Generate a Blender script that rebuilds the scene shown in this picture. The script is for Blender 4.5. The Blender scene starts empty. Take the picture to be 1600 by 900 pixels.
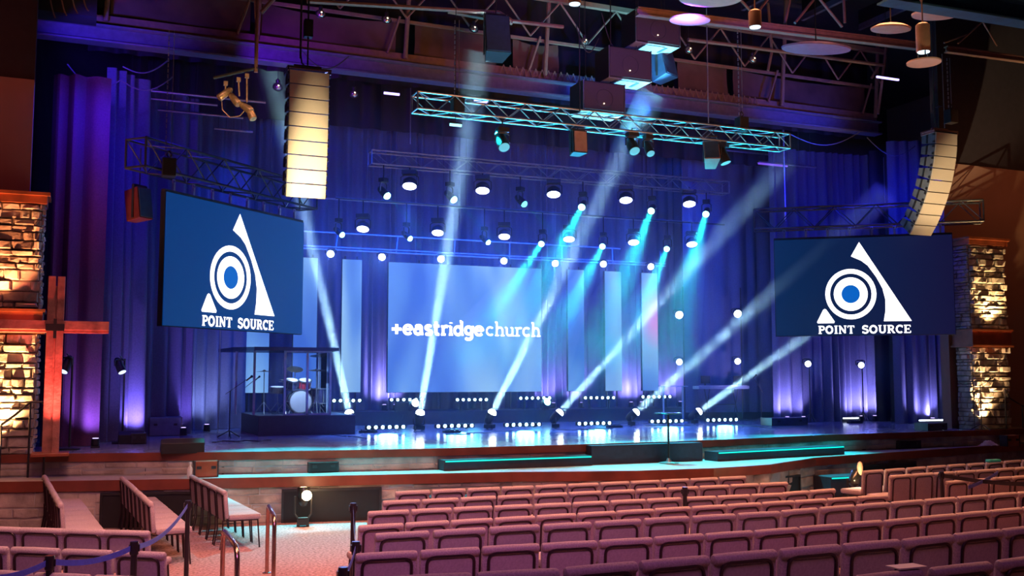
import bpy, bmesh, math, random
from mathutils import Vector, Matrix
random.seed(7)
R = math.radians
PI = math.pi
scene = bpy.context.scene
COL = scene.collection

# ------------------------------------------------------------------ camera
CAM_H = 2.5
YAW, PITCH, FPX = R(23.0), R(5.0), 1600.0
cam_data = bpy.data.cameras.new('camera')
cam_data.sensor_width = 36.0
cam_data.lens = 36.0 * FPX / 1600.0
cam_data.clip_end = 200
cam = bpy.data.objects.new('camera', cam_data)
COL.objects.link(cam)
cam.location = (0, 0, CAM_H)
cam.rotation_euler = (PI / 2 + PITCH, 0, -YAW)
scene.camera = cam
CFWD = Vector((math.sin(YAW) * math.cos(PITCH), math.cos(YAW) * math.cos(PITCH), math.sin(PITCH)))
CRT = Vector((math.cos(YAW), -math.sin(YAW), 0))
CUP = CRT.cross(CFWD)
C0 = Vector((0, 0, CAM_H))

def ray(px, py): return CFWD * FPX + CRT * (px - 800) + CUP * (450 - py)
def atz(px, py, z):
    r = ray(px, py); return C0 + r * ((z - CAM_H) / r.z)
def aty(px, py, y):
    r = ray(px, py); return C0 + r * (y / r.y)
def atd(px, py, d): return C0 + ray(px, py) * (d / FPX)

# ------------------------------------------------------------------ world, render look
scene.view_settings.view_transform = 'Standard'
scene.view_settings.look = 'None'
scene.view_settings.gamma = 1
scene.view_settings.exposure = 0.0
scene.view_settings.use_curve_mapping = False
w = bpy.data.worlds.new('world'); scene.world = w; w.use_nodes = True
w.node_tree.nodes['Background'].inputs[0].default_value = (0.10, 0.02, 0.16, 1)
w.node_tree.nodes['Background'].inputs[1].default_value = 0.02
cy = scene.cycles
cy.use_light_tree = True
cy.max_bounces = 5; cy.diffuse_bounces = 2; cy.glossy_bounces = 3; cy.transmission_bounces = 4
cy.volume_bounces = 0; cy.transparent_max_bounces = 12
cy.sample_clamp_indirect = 4.0; cy.sample_clamp_direct = 0.0
cy.use_denoising = True
cy.caustics_reflective = False; cy.caustics_refractive = False

# ------------------------------------------------------------------ lights that belong to the room
def area_light(name, loc, target, sx, sy, col, e, spread=180):
    d = bpy.data.lights.new(name, 'AREA'); d.shape = 'RECTANGLE'; d.size = sx; d.size_y = sy
    d.energy = e; d.color = col; d.spread = R(spread)
    o = bpy.data.objects.new(name, d); COL.objects.link(o); o.location = loc
    o.rotation_euler = (Vector(target) - Vector(loc)).to_track_quat('-Z', 'Y').to_euler()
    return o
def spot_light(name, loc, target, deg, col, e, blend=0.3, r=0.05, parent=None, vol=1.0):
    d = bpy.data.lights.new(name, 'SPOT'); d.spot_size = R(deg); d.spot_blend = blend
    d.energy = e; d.color = col; d.shadow_soft_size = r
    d.volume_factor = vol if hasattr(d, 'volume_factor') else 1
    o = bpy.data.objects.new(name, d); COL.objects.link(o); o.location = loc
    o.rotation_euler = (Vector(target) - Vector(loc)).to_track_quat('-Z', 'Y').to_euler()
    return o
# house lights over the seating (warm orange + magenta wash)
area_light('house_light_warm', (10, 13.6, 12.2), (9.6, 11.6, 0), 10, 3, (1.0, 0.37, 0.16), 1080, 85)
area_light('house_light_magenta', (1.5, 3, 9.0), (3.5, 12.0, 0), 6, 4, (0.85, 0.26, 0.70), 95, 70)
area_light('house_light_aisle', (0.5, 10.5, 9.5), (1.5, 14, 0), 3, 3, (1.0, 0.42, 0.28), 260, 80)
area_light('front_warm_wash', (12, 12.0, 5.5), (12, 22.5, 11.0), 10, 1.5, (1.0, 0.38, 0.16), 95, 50)
# unseen blue panels added over the stage to light curtains and haze
area_light('stage_fill_blue', (11, 26.2, 9.0), (11, 29.5, 1.2), 14, 1.0, (0.0, 0.055, 1.0), 600, 120)
area_light('stage_fill_front', (11, 21.6, 8.6), (11, 28, 2.0), 12, 0.6, (0.0, 0.07, 1.0), 250, 100)
area_light('side_fill_left', (1.0, 21.2, 8.0), (0.3, 24.5, 3.5), 3, 1, (0.03, 0.01, 1.0), 90)
area_light('side_fill_right', (20.5, 21.2, 8.2), (20.5, 25, 3.5), 3, 1, (0.01, 0.02, 1.0), 170)
spot_light('carpet_cyan_wash', (5.2, 20.4, 7.9), (3.6, 16.4, 0), 34, (0.01, 0.85, 0.85), 4500, 0.9)
for ax_ in (3.6, 6.0, 8.3, 10.6, 12.9, 15.4):
    spot_light('apron_wash', (ax_, 20.45, 7.9), (ax_, 17.9 if ax_ > 6 and ax_ < 13.5 else 18.6, 0.8), 30, (0.01, 0.85, 0.95), 7500, 0.8)

# ------------------------------------------------------------------ materials
MATS = {}
def nodes_of(m):
    m.use_nodes = True; nt = m.node_tree; return nt, nt.nodes['Principled BSDF']
def mat(name, col, rough=0.6, metal=0.0, var=0.15, scale=8.0, bump=0.0, bscale=60.0, spec=0.5, sheen=0):
    if name in MATS: return MATS[name]
    m = bpy.data.materials.new(name); nt, b = nodes_of(m)
    tc = nt.nodes.new('ShaderNodeTexCoord')
    n = nt.nodes.new('ShaderNodeTexNoise'); n.inputs['Scale'].default_value = scale; n.inputs['Detail'].default_value = 4
    nt.links.new(tc.outputs['Object'], n.inputs['Vector'])
    r = nt.nodes.new('ShaderNodeValToRGB')
    c0 = [max(0, c * (1 - var)) for c in col[:3]] + [1]; c1 = [min(1, c * (1 + var)) for c in col[:3]] + [1]
    r.color_ramp.elements[0].color = c0; r.color_ramp.elements[1].color = c1
    r.color_ramp.elements[0].position = 0.3; r.color_ramp.elements[1].position = 0.7
    nt.links.new(n.outputs['Fac'], r.inputs['Fac']); nt.links.new(r.outputs['Color'], b.inputs['Base Color'])
    b.inputs['Roughness'].default_value = rough; b.inputs['Metallic'].default_value = metal
    b.inputs['Specular IOR Level'].default_value = spec
    if bump:
        n2 = nt.nodes.new('ShaderNodeTexNoise'); n2.inputs['Scale'].default_value = bscale; n2.inputs['Detail'].default_value = 3
        nt.links.new(tc.outputs['Object'], n2.inputs['Vector'])
        bp = nt.nodes.new('ShaderNodeBump'); bp.inputs['Strength'].default_value = bump; bp.inputs['Distance'].default_value = 0.02
        nt.links.new(n2.outputs['Fac'], bp.inputs['Height']); nt.links.new(bp.outputs['Normal'], b.inputs['Normal'])
    MATS[name] = m; return m
def emit(name, col, s):
    if name in MATS: return MATS[name]
    m = bpy.data.materials.new(name); nt, b = nodes_of(m)
    b.inputs['Base Color'].default_value = (0.02, 0.02, 0.02, 1)
    b.inputs['Emission Color'].default_value = (*col, 1); b.inputs['Emission Strength'].default_value = s
    m.cycles.emission_sampling = 'NONE'
    MATS[name] = m; return m
fabric = mat('chair fabric', (0.50, 0.41, 0.46), 0.9, var=0.22, scale=90, bump=0.5, bscale=260, spec=0.15)
fabric_dark = mat('chair back panel', (0.42, 0.35, 0.41), 0.85, var=0.12, scale=60, spec=0.2)
chairframe = mat('chair frame', (0.05, 0.03, 0.04), 0.35, 0.6, spec=0.6)
black = mat('black paint', (0.012, 0.012, 0.014), 0.5)
blackgloss = mat('black gloss', (0.012, 0.012, 0.014), 0.18)
darkmetal = mat('dark metal', (0.06, 0.06, 0.065), 0.4, 0.7)
alu = mat('aluminium', (0.45, 0.46, 0.48), 0.35, 0.9)
truss_m = mat('truss aluminium', (0.32, 0.33, 0.35), 0.35, 0.8)
chrome = mat('bronze rail', (0.45, 0.30, 0.26), 0.22, 0.95)
wood = mat('cherry wood', (0.30, 0.08, 0.035), 0.35, var=0.35, scale=3, bump=0.1)
wood_edge = mat('stage edge wood', (0.20, 0.05, 0.03), 0.35, var=0.3, scale=2)
cross_m = mat('cross wood', (0.42, 0.17, 0.13), 0.5, var=0.4, scale=5, bump=0.5, bscale=20)
stone_m = mat('field stone', (0.42, 0.36, 0.32), 0.85, var=0.45, scale=2.2, bump=0.7, bscale=14)
mortar = mat('mortar', (0.10, 0.085, 0.075), 0.95)
drywall = mat('tan wall paint', (0.30, 0.17, 0.12), 0.8, var=0.06, scale=1)
ceil_m = mat('ceiling black', (0.02, 0.015, 0.02), 0.8)
steel = mat('painted roof steel', (0.22, 0.13, 0.10), 0.5, var=0.15)
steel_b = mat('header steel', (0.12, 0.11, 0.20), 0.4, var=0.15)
panelcloth = mat('acoustic cloth', (0.10, 0.06, 0.05), 0.95, var=0.3, scale=1.5, bump=0.3, bscale=4)
curt = mat('velour curtain', (0.14, 0.14, 0.24), 0.85, var=0.12, scale=30, spec=0.2)
curt_leg = mat('velour leg curtain', (0.16, 0.06, 0.13), 0.85, var=0.12, scale=30, spec=0.2)
grille = mat('speaker grille', (0.05, 0.04, 0.045), 0.6, var=0.4, scale=150)
array_m = mat('array grille', (0.50, 0.44, 0.36), 0.7, var=0.1, scale=120)
array_side = mat('array side', (0.10, 0.12, 0.15), 0.5)
riser_m = mat('riser carpet', (0.03, 0.03, 0.05), 0.9)
case_m = mat('case grey', (0.12, 0.13, 0.16), 0.5)
belt_m = mat('blue belt webbing', (0.10, 0.16, 0.75), 0.7, var=0.1, scale=40)
post_m = mat('stanchion black', (0.03, 0.025, 0.035), 0.3, 0.4)
skin = mat('drum head', (0.75, 0.75, 0.78), 0.5, var=0.04)
drumshell = mat('drum shell', (0.10, 0.10, 0.25), 0.2)
cymbal_m = mat('cymbal bronze', (0.6, 0.5, 0.35), 0.25, 0.95)
red_shell = mat('red shell', (0.45, 0.03, 0.06), 0.25)
cable_m = mat('cable rubber', (0.03, 0.03, 0.03), 0.6)
white_m = mat('white paper', (0.7, 0.68, 0.66), 0.8, var=0.05)
keys_m = mat('white keys', (0.7, 0.7, 0.7), 0.4, var=0.05)
L_blue = emit('blue wash lens', (0.50, 0.55, 1.0), 14)
L_cyan = emit('cyan lens', (0.35, 1.0, 0.88), 12)
L_cyandim = emit('dim cyan lens', (0.15, 0.9, 0.8), 2.5)
L_white = emit('white lens', (0.75, 0.85, 1.0), 12)
L_floor = emit('floor beam lens', (0.85, 0.97, 1.0), 20)
L_bar = emit('led bar lens', (0.55, 0.95, 1.0), 12)
L_warm = emit('warm lens', (1.0, 0.72, 0.35), 16)
L_strip = emit('green step light', (0.0, 0.80, 0.62), 1.6)
L_violet = emit('violet tube', (0.45, 0.35, 1.0), 3)
L_under = emit('downlight lens', (0.6, 0.85, 1.0), 2.0)

# carpet
def carpet_mat():
    m = mat('patterned carpet', (0.36, 0.22, 0.24), 0.95, var=0.5, scale=26, bump=0.4, bscale=90, spec=0.1); return m
carpet = carpet_mat()
# glossy stage deck with planks
def deck_mat():
    m = bpy.data.materials.new('stage deck'); nt, b = nodes_of(m)
    tc = nt.nodes.new('ShaderNodeTexCoord'); br = nt.nodes.new('ShaderNodeTexBrick')
    br.inputs['Color1'].default_value = (0.34, 0.35, 0.38, 1); br.inputs['Color2'].default_value = (0.40, 0.41, 0.44, 1)
    br.inputs['Mortar'].default_value = (0.05, 0.05, 0.06, 1); br.inputs['Scale'].default_value = 1.0
    br.inputs['Mortar Size'].default_value = 0.006; br.inputs['Brick Width'].default_value = 2.4; br.inputs['Row Height'].default_value = 1.2
    nt.links.new(tc.outputs['Object'], br.inputs['Vector']); nt.links.new(br.outputs['Color'], b.inputs['Base Color'])
    n = nt.nodes.new('ShaderNodeTexNoise'); n.inputs['Scale'].default_value = 0.8; n.inputs['Detail'].default_value = 5
    nt.links.new(tc.outputs['Object'], n.inputs['Vector'])
    mr = nt.nodes.new('ShaderNodeMapRange'); mr.inputs['To Min'].default_value = 0.15; mr.inputs['To Max'].default_value = 0.20
    nt.links.new(n.outputs['Fac'], mr.inputs['Value']); nt.links.new(mr.outputs['Result'], b.inputs['Roughness'])
    return m
deck_m = deck_mat()
apron_m = mat('apron floor', (0.42, 0.42, 0.44), 0.4, var=0.12, scale=3)

# ------------------------------------------------------------------ mesh builder
class MB:
    def __init__(s): s.v = []; s.f = []
    def add(s, vs, fs, M=None):
        k = len(s.v)
        s.v += [tuple(M @ Vector(p)) for p in vs] if M else [tuple(p) for p in vs]
        s.f += [tuple(i + k for i in f) for f in fs]; return s
    def box(s, c, d, M=None, rz=0):
        x, y, z = (d[0] / 2, d[1] / 2, d[2] / 2); vs = []
        for a in (-x, x):
            for b in (-y, y):
                for e in (-z, z): vs.append(Vector((a, b, e)))
        if rz: q = Matrix.Rotation(rz, 3, 'Z'); vs = [q @ p for p in vs]
        vs = [p + Vector(c) for p in vs]
        return s.add(vs, [(0, 1, 3, 2), (4, 6, 7, 5), (0, 4, 5, 1), (2, 3, 7, 6), (0, 2, 6, 4), (1, 5, 7, 3)], M)
    def cyl(s, p0, p1, r0, r1=None, n=12, M=None):
        p0 = Vector(p0); p1 = Vector(p1); r1 = r0 if r1 is None else r1
        d = (p1 - p0).normalized(); a = d.orthogonal().normalized(); b = d.cross(a)
        vs = []; 
        for p, r in ((p0, r0), (p1, r1)):
            for i in range(n):
                t = 2 * PI * i / n; vs.append(p + (a * math.cos(t) + b * math.sin(t)) * r)
        fs = [(i, (i + 1) % n, n + (i + 1) % n, n + i) for i in range(n)]
        fs += [tuple(reversed(range(n))), tuple(range(n, 2 * n))]
        return s.add(vs, fs, M)
    def tube(s, pts, r, n=8, M=None):
        pts = [Vector(p) for p in pts]; vs = []; prev = None
        for i, p in enumerate(pts):
            d = (pts[min(i + 1, len(pts) - 1)] - pts[max(i - 1, 0)]).normalized()
            a = d.orthogonal().normalized() if prev is None else (prev - d * prev.dot(d)).normalized()
            prev = a; b = d.cross(a)
            for k in range(n):
                t = 2 * PI * k / n; vs.append(p + (a * math.cos(t) + b * math.sin(t)) * r)
        fs = []
        for i in range(len(pts) - 1):
            for k in range(n): fs.append((i * n + k, i * n + (k + 1) % n, (i + 1) * n + (k + 1) % n, (i + 1) * n + k))
        fs += [tuple(reversed(range(n))), tuple(range((len(pts) - 1) * n, len(pts) * n))]
        return s.add(vs, fs, M)
    def lathe(s, prof, c=(0, 0, 0), n=20, M=None):
        vs = []; 
        for r, z in prof:
            for i in range(n):
                t = 2 * PI * i / n; vs.append((c[0] + r * math.cos(t), c[1] + r * math.sin(t), c[2] + z))
        fs = []
        for j in range(len(prof) - 1):
            for i in range(n): fs.append((j * n + i, j * n + (i + 1) % n, (j + 1) * n + (i + 1) % n, (j + 1) * n + i))
        fs += [tuple(reversed(range(n))), tuple(range((len(prof) - 1) * n, len(prof) * n))]
        return s.add(vs, fs, M)
    def sphere(s, c, r, n=12, M=None):
        return s.lathe([(max(1e-4, r * math.sin(PI * j / 8)), -r * math.cos(PI * j / 8)) for j in range(9)], c, n, M)
    def prism(s, poly, z0, z1, M=None):      # poly in xy
        n = len(poly); vs = [(p[0], p[1], z0) for p in poly] + [(p[0], p[1], z1) for p in poly]
        fs = [tuple(reversed(range(n))), tuple(range(n, 2 * n))] + [(i, (i + 1) % n, n + (i + 1) % n, n + i) for i in range(n)]
        return s.add(vs, fs, M)
    def build(s, name, m, parent=None, bevel=0, seg=2, smooth=False, loc=None):
        me = bpy.data.meshes.new(name); me.from_pydata(s.v, [], s.f)
        bm = bmesh.new(); bm.from_mesh(me)
        bmesh.ops.recalc_face_normals(bm, faces=bm.faces)
        if bevel: bmesh.ops.bevel(bm, geom=list(bm.edges), offset=bevel, segments=seg, affect='EDGES', profile=0.5)
        bm.to_mesh(me); bm.free()
        if smooth:
            for p in me.polygons: p.use_smooth = True
            me.set_sharp_from_angle(angle=R(42))
        me.materials.append(m)
        o = bpy.data.objects.new(name, me); COL.objects.link(o)
        if parent: o.parent = parent
        if loc is not None: o.location = loc
        return o
def tag(o, label, cat, group=None):
    o['label'] = label; o['category'] = cat
    if group: o['group'] = group
    return o
def thing(name, label, cat, loc=(0, 0, 0), rz=0, group=None):
    o = bpy.data.objects.new(name, None); COL.objects.link(o); o.location = loc; o.rotation_euler = (0, 0, rz)
    o.empty_display_size = 0.1
    return tag(o, label, cat, group)
def struct(o):
    o['kind'] = 'structure'; return o
def copy_thing(o, label=None):
    c = o.copy(); COL.objects.link(c)
    if label: c['label'] = label
    for ch in o.children:
        d = ch.copy(); COL.objects.link(d); d.parent = c
        for g in ch.children:
            e = g.copy(); COL.objects.link(e); e.parent = d
    return c
ORD = ['first', 'second', 'third', 'fourth', 'fifth', 'sixth', 'seventh', 'eighth', 'ninth', 'tenth', 'eleventh', 'twelfth',
       'thirteenth', 'fourteenth', 'fifteenth', 'sixteenth', 'seventeenth', 'eighteenth', 'nineteenth', 'twentieth', 'twenty-first', 'twenty-second', 'twenty-third', 'twenty-fourth', 'twenty-fifth']

# ================================================================== STRUCTURE
b = MB(); b.box((9, 8, -0.05), (44, 27, 0.1)); struct(b.build('floor', carpet))
b = MB(); b.box((8.0, 4.6, 0.10), (13.0, 11.4, 0.20)); b.box((8.4, 2.4, 0.335), (13.8, 8.6, 0.27))
struct(b.build('floor_tier', carpet))
b = MB(); b.box((9, 12, 13.6), (46, 42, 0.2)); struct(b.build('ceiling', ceil_m))
b = MB(); b.box((11, 32.2, 6.5), (40, 0.2, 14)); struct(b.build('wall_back', ceil_m))
b = MB(); b.box((-9, 12, 6.5), (0.2, 42, 14)); struct(b.build('wall_left', drywall))
b = MB(); b.box((30.5, 12, 6.5), (0.2, 42, 14)); struct(b.build('wall_right', drywall))
# proscenium return walls, tan below and black above
b = MB(); b.box((-5.0, 20.9, 4.0), (8.2, 0.3, 8.1)); struct(b.build('wall_proscenium_left', drywall))
b = MB(); b.box((26.0, 20.9, 4.15), (8.9, 0.3, 8.4)); struct(b.build('wall_proscenium_right', drywall))
b = MB(); b.box((-5.0, 20.95, 10.8), (8.2, 0.3, 5.5)); b.box((26.0, 20.95, 10.9), (8.9, 0.3, 5.1)); struct(b.build('wall_upper', ceil_m))

DE = [(-8, 20.6), (-0.46, 20.0), (3.05, 19.05), (6.3, 18.6), (9.5, 18.6), (12.0, 18.72), (14.3, 19.05), (16.1, 19.4), (22, 19.7), (29, 20.5)]
AE = [(-8, 19.7), (-1.1, 19.1), (.37, 18.72), (1.9, 18.38), (4, 18.05), (7.4, 17.45), (8.6, 17.02), (9.65, 16.75), (11.2, 16.65), (12.7, 16.9), (14.0, 17.6), (14.7, 17.98), (17.57, 18.6), (21.8, 19.45), (29, 20.0)]
b = MB(); b.prism(DE + [(29, 32), (-8, 32)], 0.0, 1.15); struct(b.build('floor_stage', deck_m))
b = MB(); b.prism(AE + [(29, 20.45), (22, 19.65), (16.1, 19.35), (14.3, 19.0), (12, 18.67), (9.5, 18.55), (6.3, 18.55), (3.05, 19.0), (-0.46, 19.95), (-8, 20.55)], 0.0, 0.77)
struct(b.build('floor_apron', apron_m))
def band(pl, z0, z1, out, name, m):
    b = MB()
    for (x0, y0), (x1, y1) in zip(pl, pl[1:]):
        d = Vector((x1 - x0, y1 - y0)).normalized(); n = Vector((d.y, -d.x)) * out; e = d * 0.01
        q = [(x0 - e.x, y0 - e.y), (x1 + e.x, y1 + e.y), (x1 + n.x + e.x, y1 + n.y + e.y), (x0 + n.x - e.x, y0 + n.y - e.y)]
        b.prism(q, z0, z1)
    return struct(b.build(name, m))
band(DE, 1.02, 1.165, 0.04, 'trim_stage_edge', wood_edge)
band(AE, 0.61, 0.785, 0.05, 'trim_apron_edge', wood_edge)
def stones(b, p0, p1, z0, z1, out, hmin=.10, hmax=.20, wmin=.25, wmax=.6, dmax=.07, jit=.022, seed=1):
    """irregular stacked stones on the wall from p0 to p1 (outward = right-hand side)"""
    rnd = random.Random(seed); p0 = Vector(p0); p1 = Vector(p1); L = (p1 - p0).length; d = (p1 - p0) / L; n = Vector((d.y, -d.x))
    z = z0
    while z < z1 - 0.02:
        h = min(rnd.uniform(hmin, hmax), z1 - z); 
        if z1 - z - h < hmin * 0.6: h = z1 - z
        s = -rnd.uniform(0, wmin)
        while s < L:
            w_ = rnd.uniform(wmin, wmax); a0 = max(0, s); a1 = min(L, s + w_)
            if a1 - a0 > 0.03:
                dep = out + rnd.uniform(0.0, dmax); g = 0.006
                def P(a, zz, o): return (p0.x + d.x * a + n.x * o, p0.y + d.y * a + n.y * o, zz)
                j = lambda k=1: rnd.uniform(-jit, jit) * k
                back = [P(a0 + g, z + g, 0), P(a1 - g, z + g, 0), P(a1 - g, z + h - g, 0), P(a0 + g, z + h - g, 0)]
                ca, cz = (a0 + a1) / 2, z + h / 2; k = min(0.03, (a1 - a0) * .2, h * .25)
                fr = [P(a0 + g + j(), z + g + abs(j()), dep * .6), P(ca + j(), z + g + abs(j(.5)), dep * .75), P(a1 - g + j(), z + g + abs(j()), dep * .6), P(a1 - g + j(), z + h - g - abs(j()), dep * .6), P(ca + j(), z + h - g - abs(j(.5)), dep * .7), P(a0 + g + j(), z + h - g - abs(j()), dep * .6)]
                inn = [P(a0 + k, z + k, dep + j(.7)), P(ca, z + k, dep + j(.7)), P(a1 - k, z + k, dep + j(.7)), P(a1 - k, z + h - k, dep + j(.7)), P(ca, z + h - k, dep + j(.7)), P(a0 + k, z + h - k, dep + j(.7))]
                vs = back + fr + inn
                fs = [(0, 1, 6, 5, 4) if 0 else (0, 1, 6, 5), (5, 4 + 0, 0) if 0 else (0, 5, 4), (0, 4, 9, 3) if 0 else (0, 3, 9, 4), (1, 2, 7, 6), (3, 2, 7, 8), (3, 8, 9),
                      (4, 5, 11, 10), (5, 6, 12, 11), (6, 7, 13, 12), (7, 8, 14, 13), (8, 9, 15, 14), (9, 4, 10, 15), (10, 11, 14, 15), (11, 12, 13, 14)]
                b.add(vs, fs)
            s += w_
        z += h
b = MB()
for k, (q0, q1) in enumerate(zip(DE, DE[1:])): stones(b, q0, q1, 0.775, 1.02, 0.0, .11, .13, .5, .95, .02, .01, 10 + k)
struct(b.build('wall_stage_stone', stone_m))
b = MB()
for k, (q0, q1) in enumerate(zip(AE, AE[1:])): stones(b, q0, q1, 0.0, 0.61, 0.0, .14, .24, .35, .75, .03, .015, 40 + k)
struct(b.build('wall_apron_stone', stone_m))
def alongAE(x, out=0.0):
    for (x0, y0), (x1, y1) in zip(AE, AE[1:]):
        if x0 <= x <= x1:
            t = (x - x0) / (x1 - x0); return y0 + (y1 - y0) * t - out
    return 18
def alongDE(x, out=0.0):
    for (x0, y0), (x1, y1) in zip(DE, DE[1:]):
        if x0 <= x <= x1:
            t = (x - x0) / (x1 - x0); return y0 + (y1 - y0) * t - out
    return 19
# black sheets stand in for the shade in the openings below the apron
def recess(x0, x1, z0, z1, label, depth=0.06):
    y0, y1 = alongAE(x0), alongAE(x1); a = math.atan2(y1 - y0, x1 - x0)
    o = thing('recess_shade', label, 'panel', ((x0 + x1) / 2, (y0 + y1) / 2 - 0.05, z0), a, 'black sheets for the openings below the apron')
    L = math.hypot(x1 - x0, y1 - y0); h = z1 - z0
    b = MB(); b.box((0, 0, h / 2), (L, depth, h)); b.build('panel', black, o)
    b = MB()
    for s in (-1, 1): b.box((s * (L / 2 - .02), -depth / 2 - .01, h / 2), (.04, .02, h))
    b.box((0, -depth / 2 - .01, h - .02), (L - .08, .02, .04)); b.build('frame', darkmetal, o)
recess(0.45, 1.9, 0.0, 0.58, 'black sheet for the dark opening under the apron behind the side-facing chairs')
recess(3.35, 5.05, 0.0, 0.57, 'black sheet for the dark opening under the apron behind the glowing floor light')
recess(11.5, 13.9, 0.0, 0.50, 'black sheet for the dark opening under the curved apron beyond the centre block')
recess(16.2, 18.2, 0.05, 0.55, 'black sheet for the dark opening under the apron behind the angled seats')
# stairs
def steps(name, x0, x1, yfront, yback, z0, zt, label, strip=True, rz=0):
    o = thing(name, label, 'steps', ((x0 + x1) / 2, yback, z0), rz)
    L = x1 - x0; b = MB(); b.box((0, -(yback - yfront) / 2, (zt - z0) / 2), (L, yback - yfront, zt - z0)); b.build('tread', riser_m, o)
    b = MB(); b.box((0, -(yback - yfront) - .012, zt - z0 - .022), (L - .06, .02, .022)); b.build('step_light', L_strip, o)
    return o
steps('stage_steps', 6.35, 9.45, 18.2, 18.55, 0.775, 0.965, 'dark step with green edge light, between apron and stage, behind the centre rows')
steps('stage_steps', 12.2, 16.0, 18.30, 18.7, 0.775, 0.965, 'dark step with green edge light, right of the small round table', rz=math.atan2(.55, 3.9))
steps('stage_steps', 5.75, 6.95, 17.15, 17.62, 0.0, 0.42, 'low step with green edge light, behind the front centre row')
steps('stage_steps', 14.6, 15.9, 17.35, 17.9, 0.0, 0.42, 'low step with green edge light, at the aisle beside the angled seats')
# centre landing between the steps
b = MB(); b.box((10.8, 18.5, 0.96), (2.6, 0.35, 0.37)); struct(b.build('floor_landing', riser_m))
# rear riser
b = MB(); b.box((11.2, 29.95, 1.3375), (15.2, 2.6, 0.375)); b.box((21.0, 29.6, 1.27), (4.2, 2.4, 0.24)); struct(b.build('floor_riser', riser_m))

# ------------------------------------------------------------------ stone columns
def column(x0, x1, y, zb, z_band0, z_band1, z_top, label, side):
    o = thing('stone_column', label, 'column', ((x0 + x1) / 2, y, zb), 0)
    W = x1 - x0; 
    b = MB(); b.box((0, 0, (z_top - zb) / 2), (W, .5, z_top - zb)); b.build('mortar_core', mortar, o)
    b = MB()
    for (a0, a1, sd) in ((zb, z_band0, 3), (z_band1, z_top, 4)):
        stones(b, (-W / 2, -.25), (W / 2, -.25), a0 - zb, a1 - zb, .015, .09, .20, .16, .42, .13, .036, sd)
        stones(b, (W / 2, -.25), (W / 2, .25), a0 - zb, a1 - zb, .015, .06, .15, .12, .3, .05, .02, sd + 5)
        stones(b, (-W / 2, .25), (-W / 2, -.25), a0 - zb, a1 - zb, .015, .06, .15, .12, .3, .05, .02, sd + 9)
    b.build('stone_facing', stone_m, o)
    b = MB(); b.box((0, -.02, (z_band0 + z_band1) / 2 - zb), (W + .16, .7, z_band1 - z_band0 - .08)); b.box((0, -.02, z_band0 - zb + .03), (W + .24, .78, .05)); b.box((0, -.02, z_band1 - zb - .03), (W + .24, .78, .05))
    b.build('wood_band', wood, o)
    b = MB(); b.box((0, -.02, z_top - zb + .07), (W + .16, .7, .14)); b.box((0, -.02, z_top - zb + .17), (W + .26, .8, .06)); b.build('cap', wood, o)
    return o
column(-3.2, -0.66, 20.45, 1.15, 3.28, 3.72, 5.62, 'stone column with a wooden band and cap, behind the cross', -1)
column(21.72, 22.95, 20.40, 1.15, 3.30, 3.78, 6.02, 'stone column with a wooden band, beyond the curved speaker array', 1)
spot_light('column_uplight', (-1.25, 19.75, 1.20), (-1.2, 20.35, 4.6), 80, (1.0, 0.50, 0.18), 1800, 0.9, .03)
spot_light('column_uplight', (-1.3, 19.75, 3.80), (-1.3, 20.3, 5.6), 100, (1.0, 0.30, 0.10), 420, 0.9, .03)
spot_light('column_uplight', (21.85, 19.8, 1.25), (22.0, 20.3, 4.2), 90, (1.0, 0.60, 0.26), 900, 0.9, .03)
spot_light('column_uplight', (22.3, 19.75, 3.85), (22.3, 20.3, 6.0), 110, (1.0, 0.62, 0.24), 420, 0.9, .03)
spot_light('cross_uplight', (-0.30, 19.1, 1.25), (-0.36, 19.6, 3.6), 60, (1.0, 0.13, 0.10), 620, 0.9, .03)
area_light('wall_glow_left', (-2.5, 17.5, 9), (-2.8, 20.8, 6.8), 2, 1, (1.0, 0.16, 0.12), 26)
area_light('wall_glow_right', (24.0, 17.5, 9), (24.0, 20.8, 6.0), 3, 1, (1.0, 0.30, 0.12), 26)

# cross
cr = thing('wooden_cross', 'tall wooden cross lit red, standing on the stage before the stone column', 'cross', (-0.36, 19.62, 1.15))
b = MB()
for s in (-1, 1): b.box((s * .075, 0, 1.56), (.12, .16, 3.12))
b.box((0, 0, 1.5), (.05, .08, 2.9)); b.build('post', cross_m, cr, bevel=.006)
b = MB(); b.box((0, -.015, 2.26), (1.75, .20, .16)); b.box((0, .02, 2.16), (1.75, .14, .06)); b.build('crossbar', cross_m, cr, bevel=.006)
b = MB(); b.box((0, -.135, 2.22), (.30, .04, .12)); b.box((0, -.13, 2.20), (.05, .045, .34)); b.build('centre_cross', black, cr)
b = MB(); b.box((0, 0, .03), (.6, .5, .06)); b.build('base', wood, cr, bevel=.01)

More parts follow.
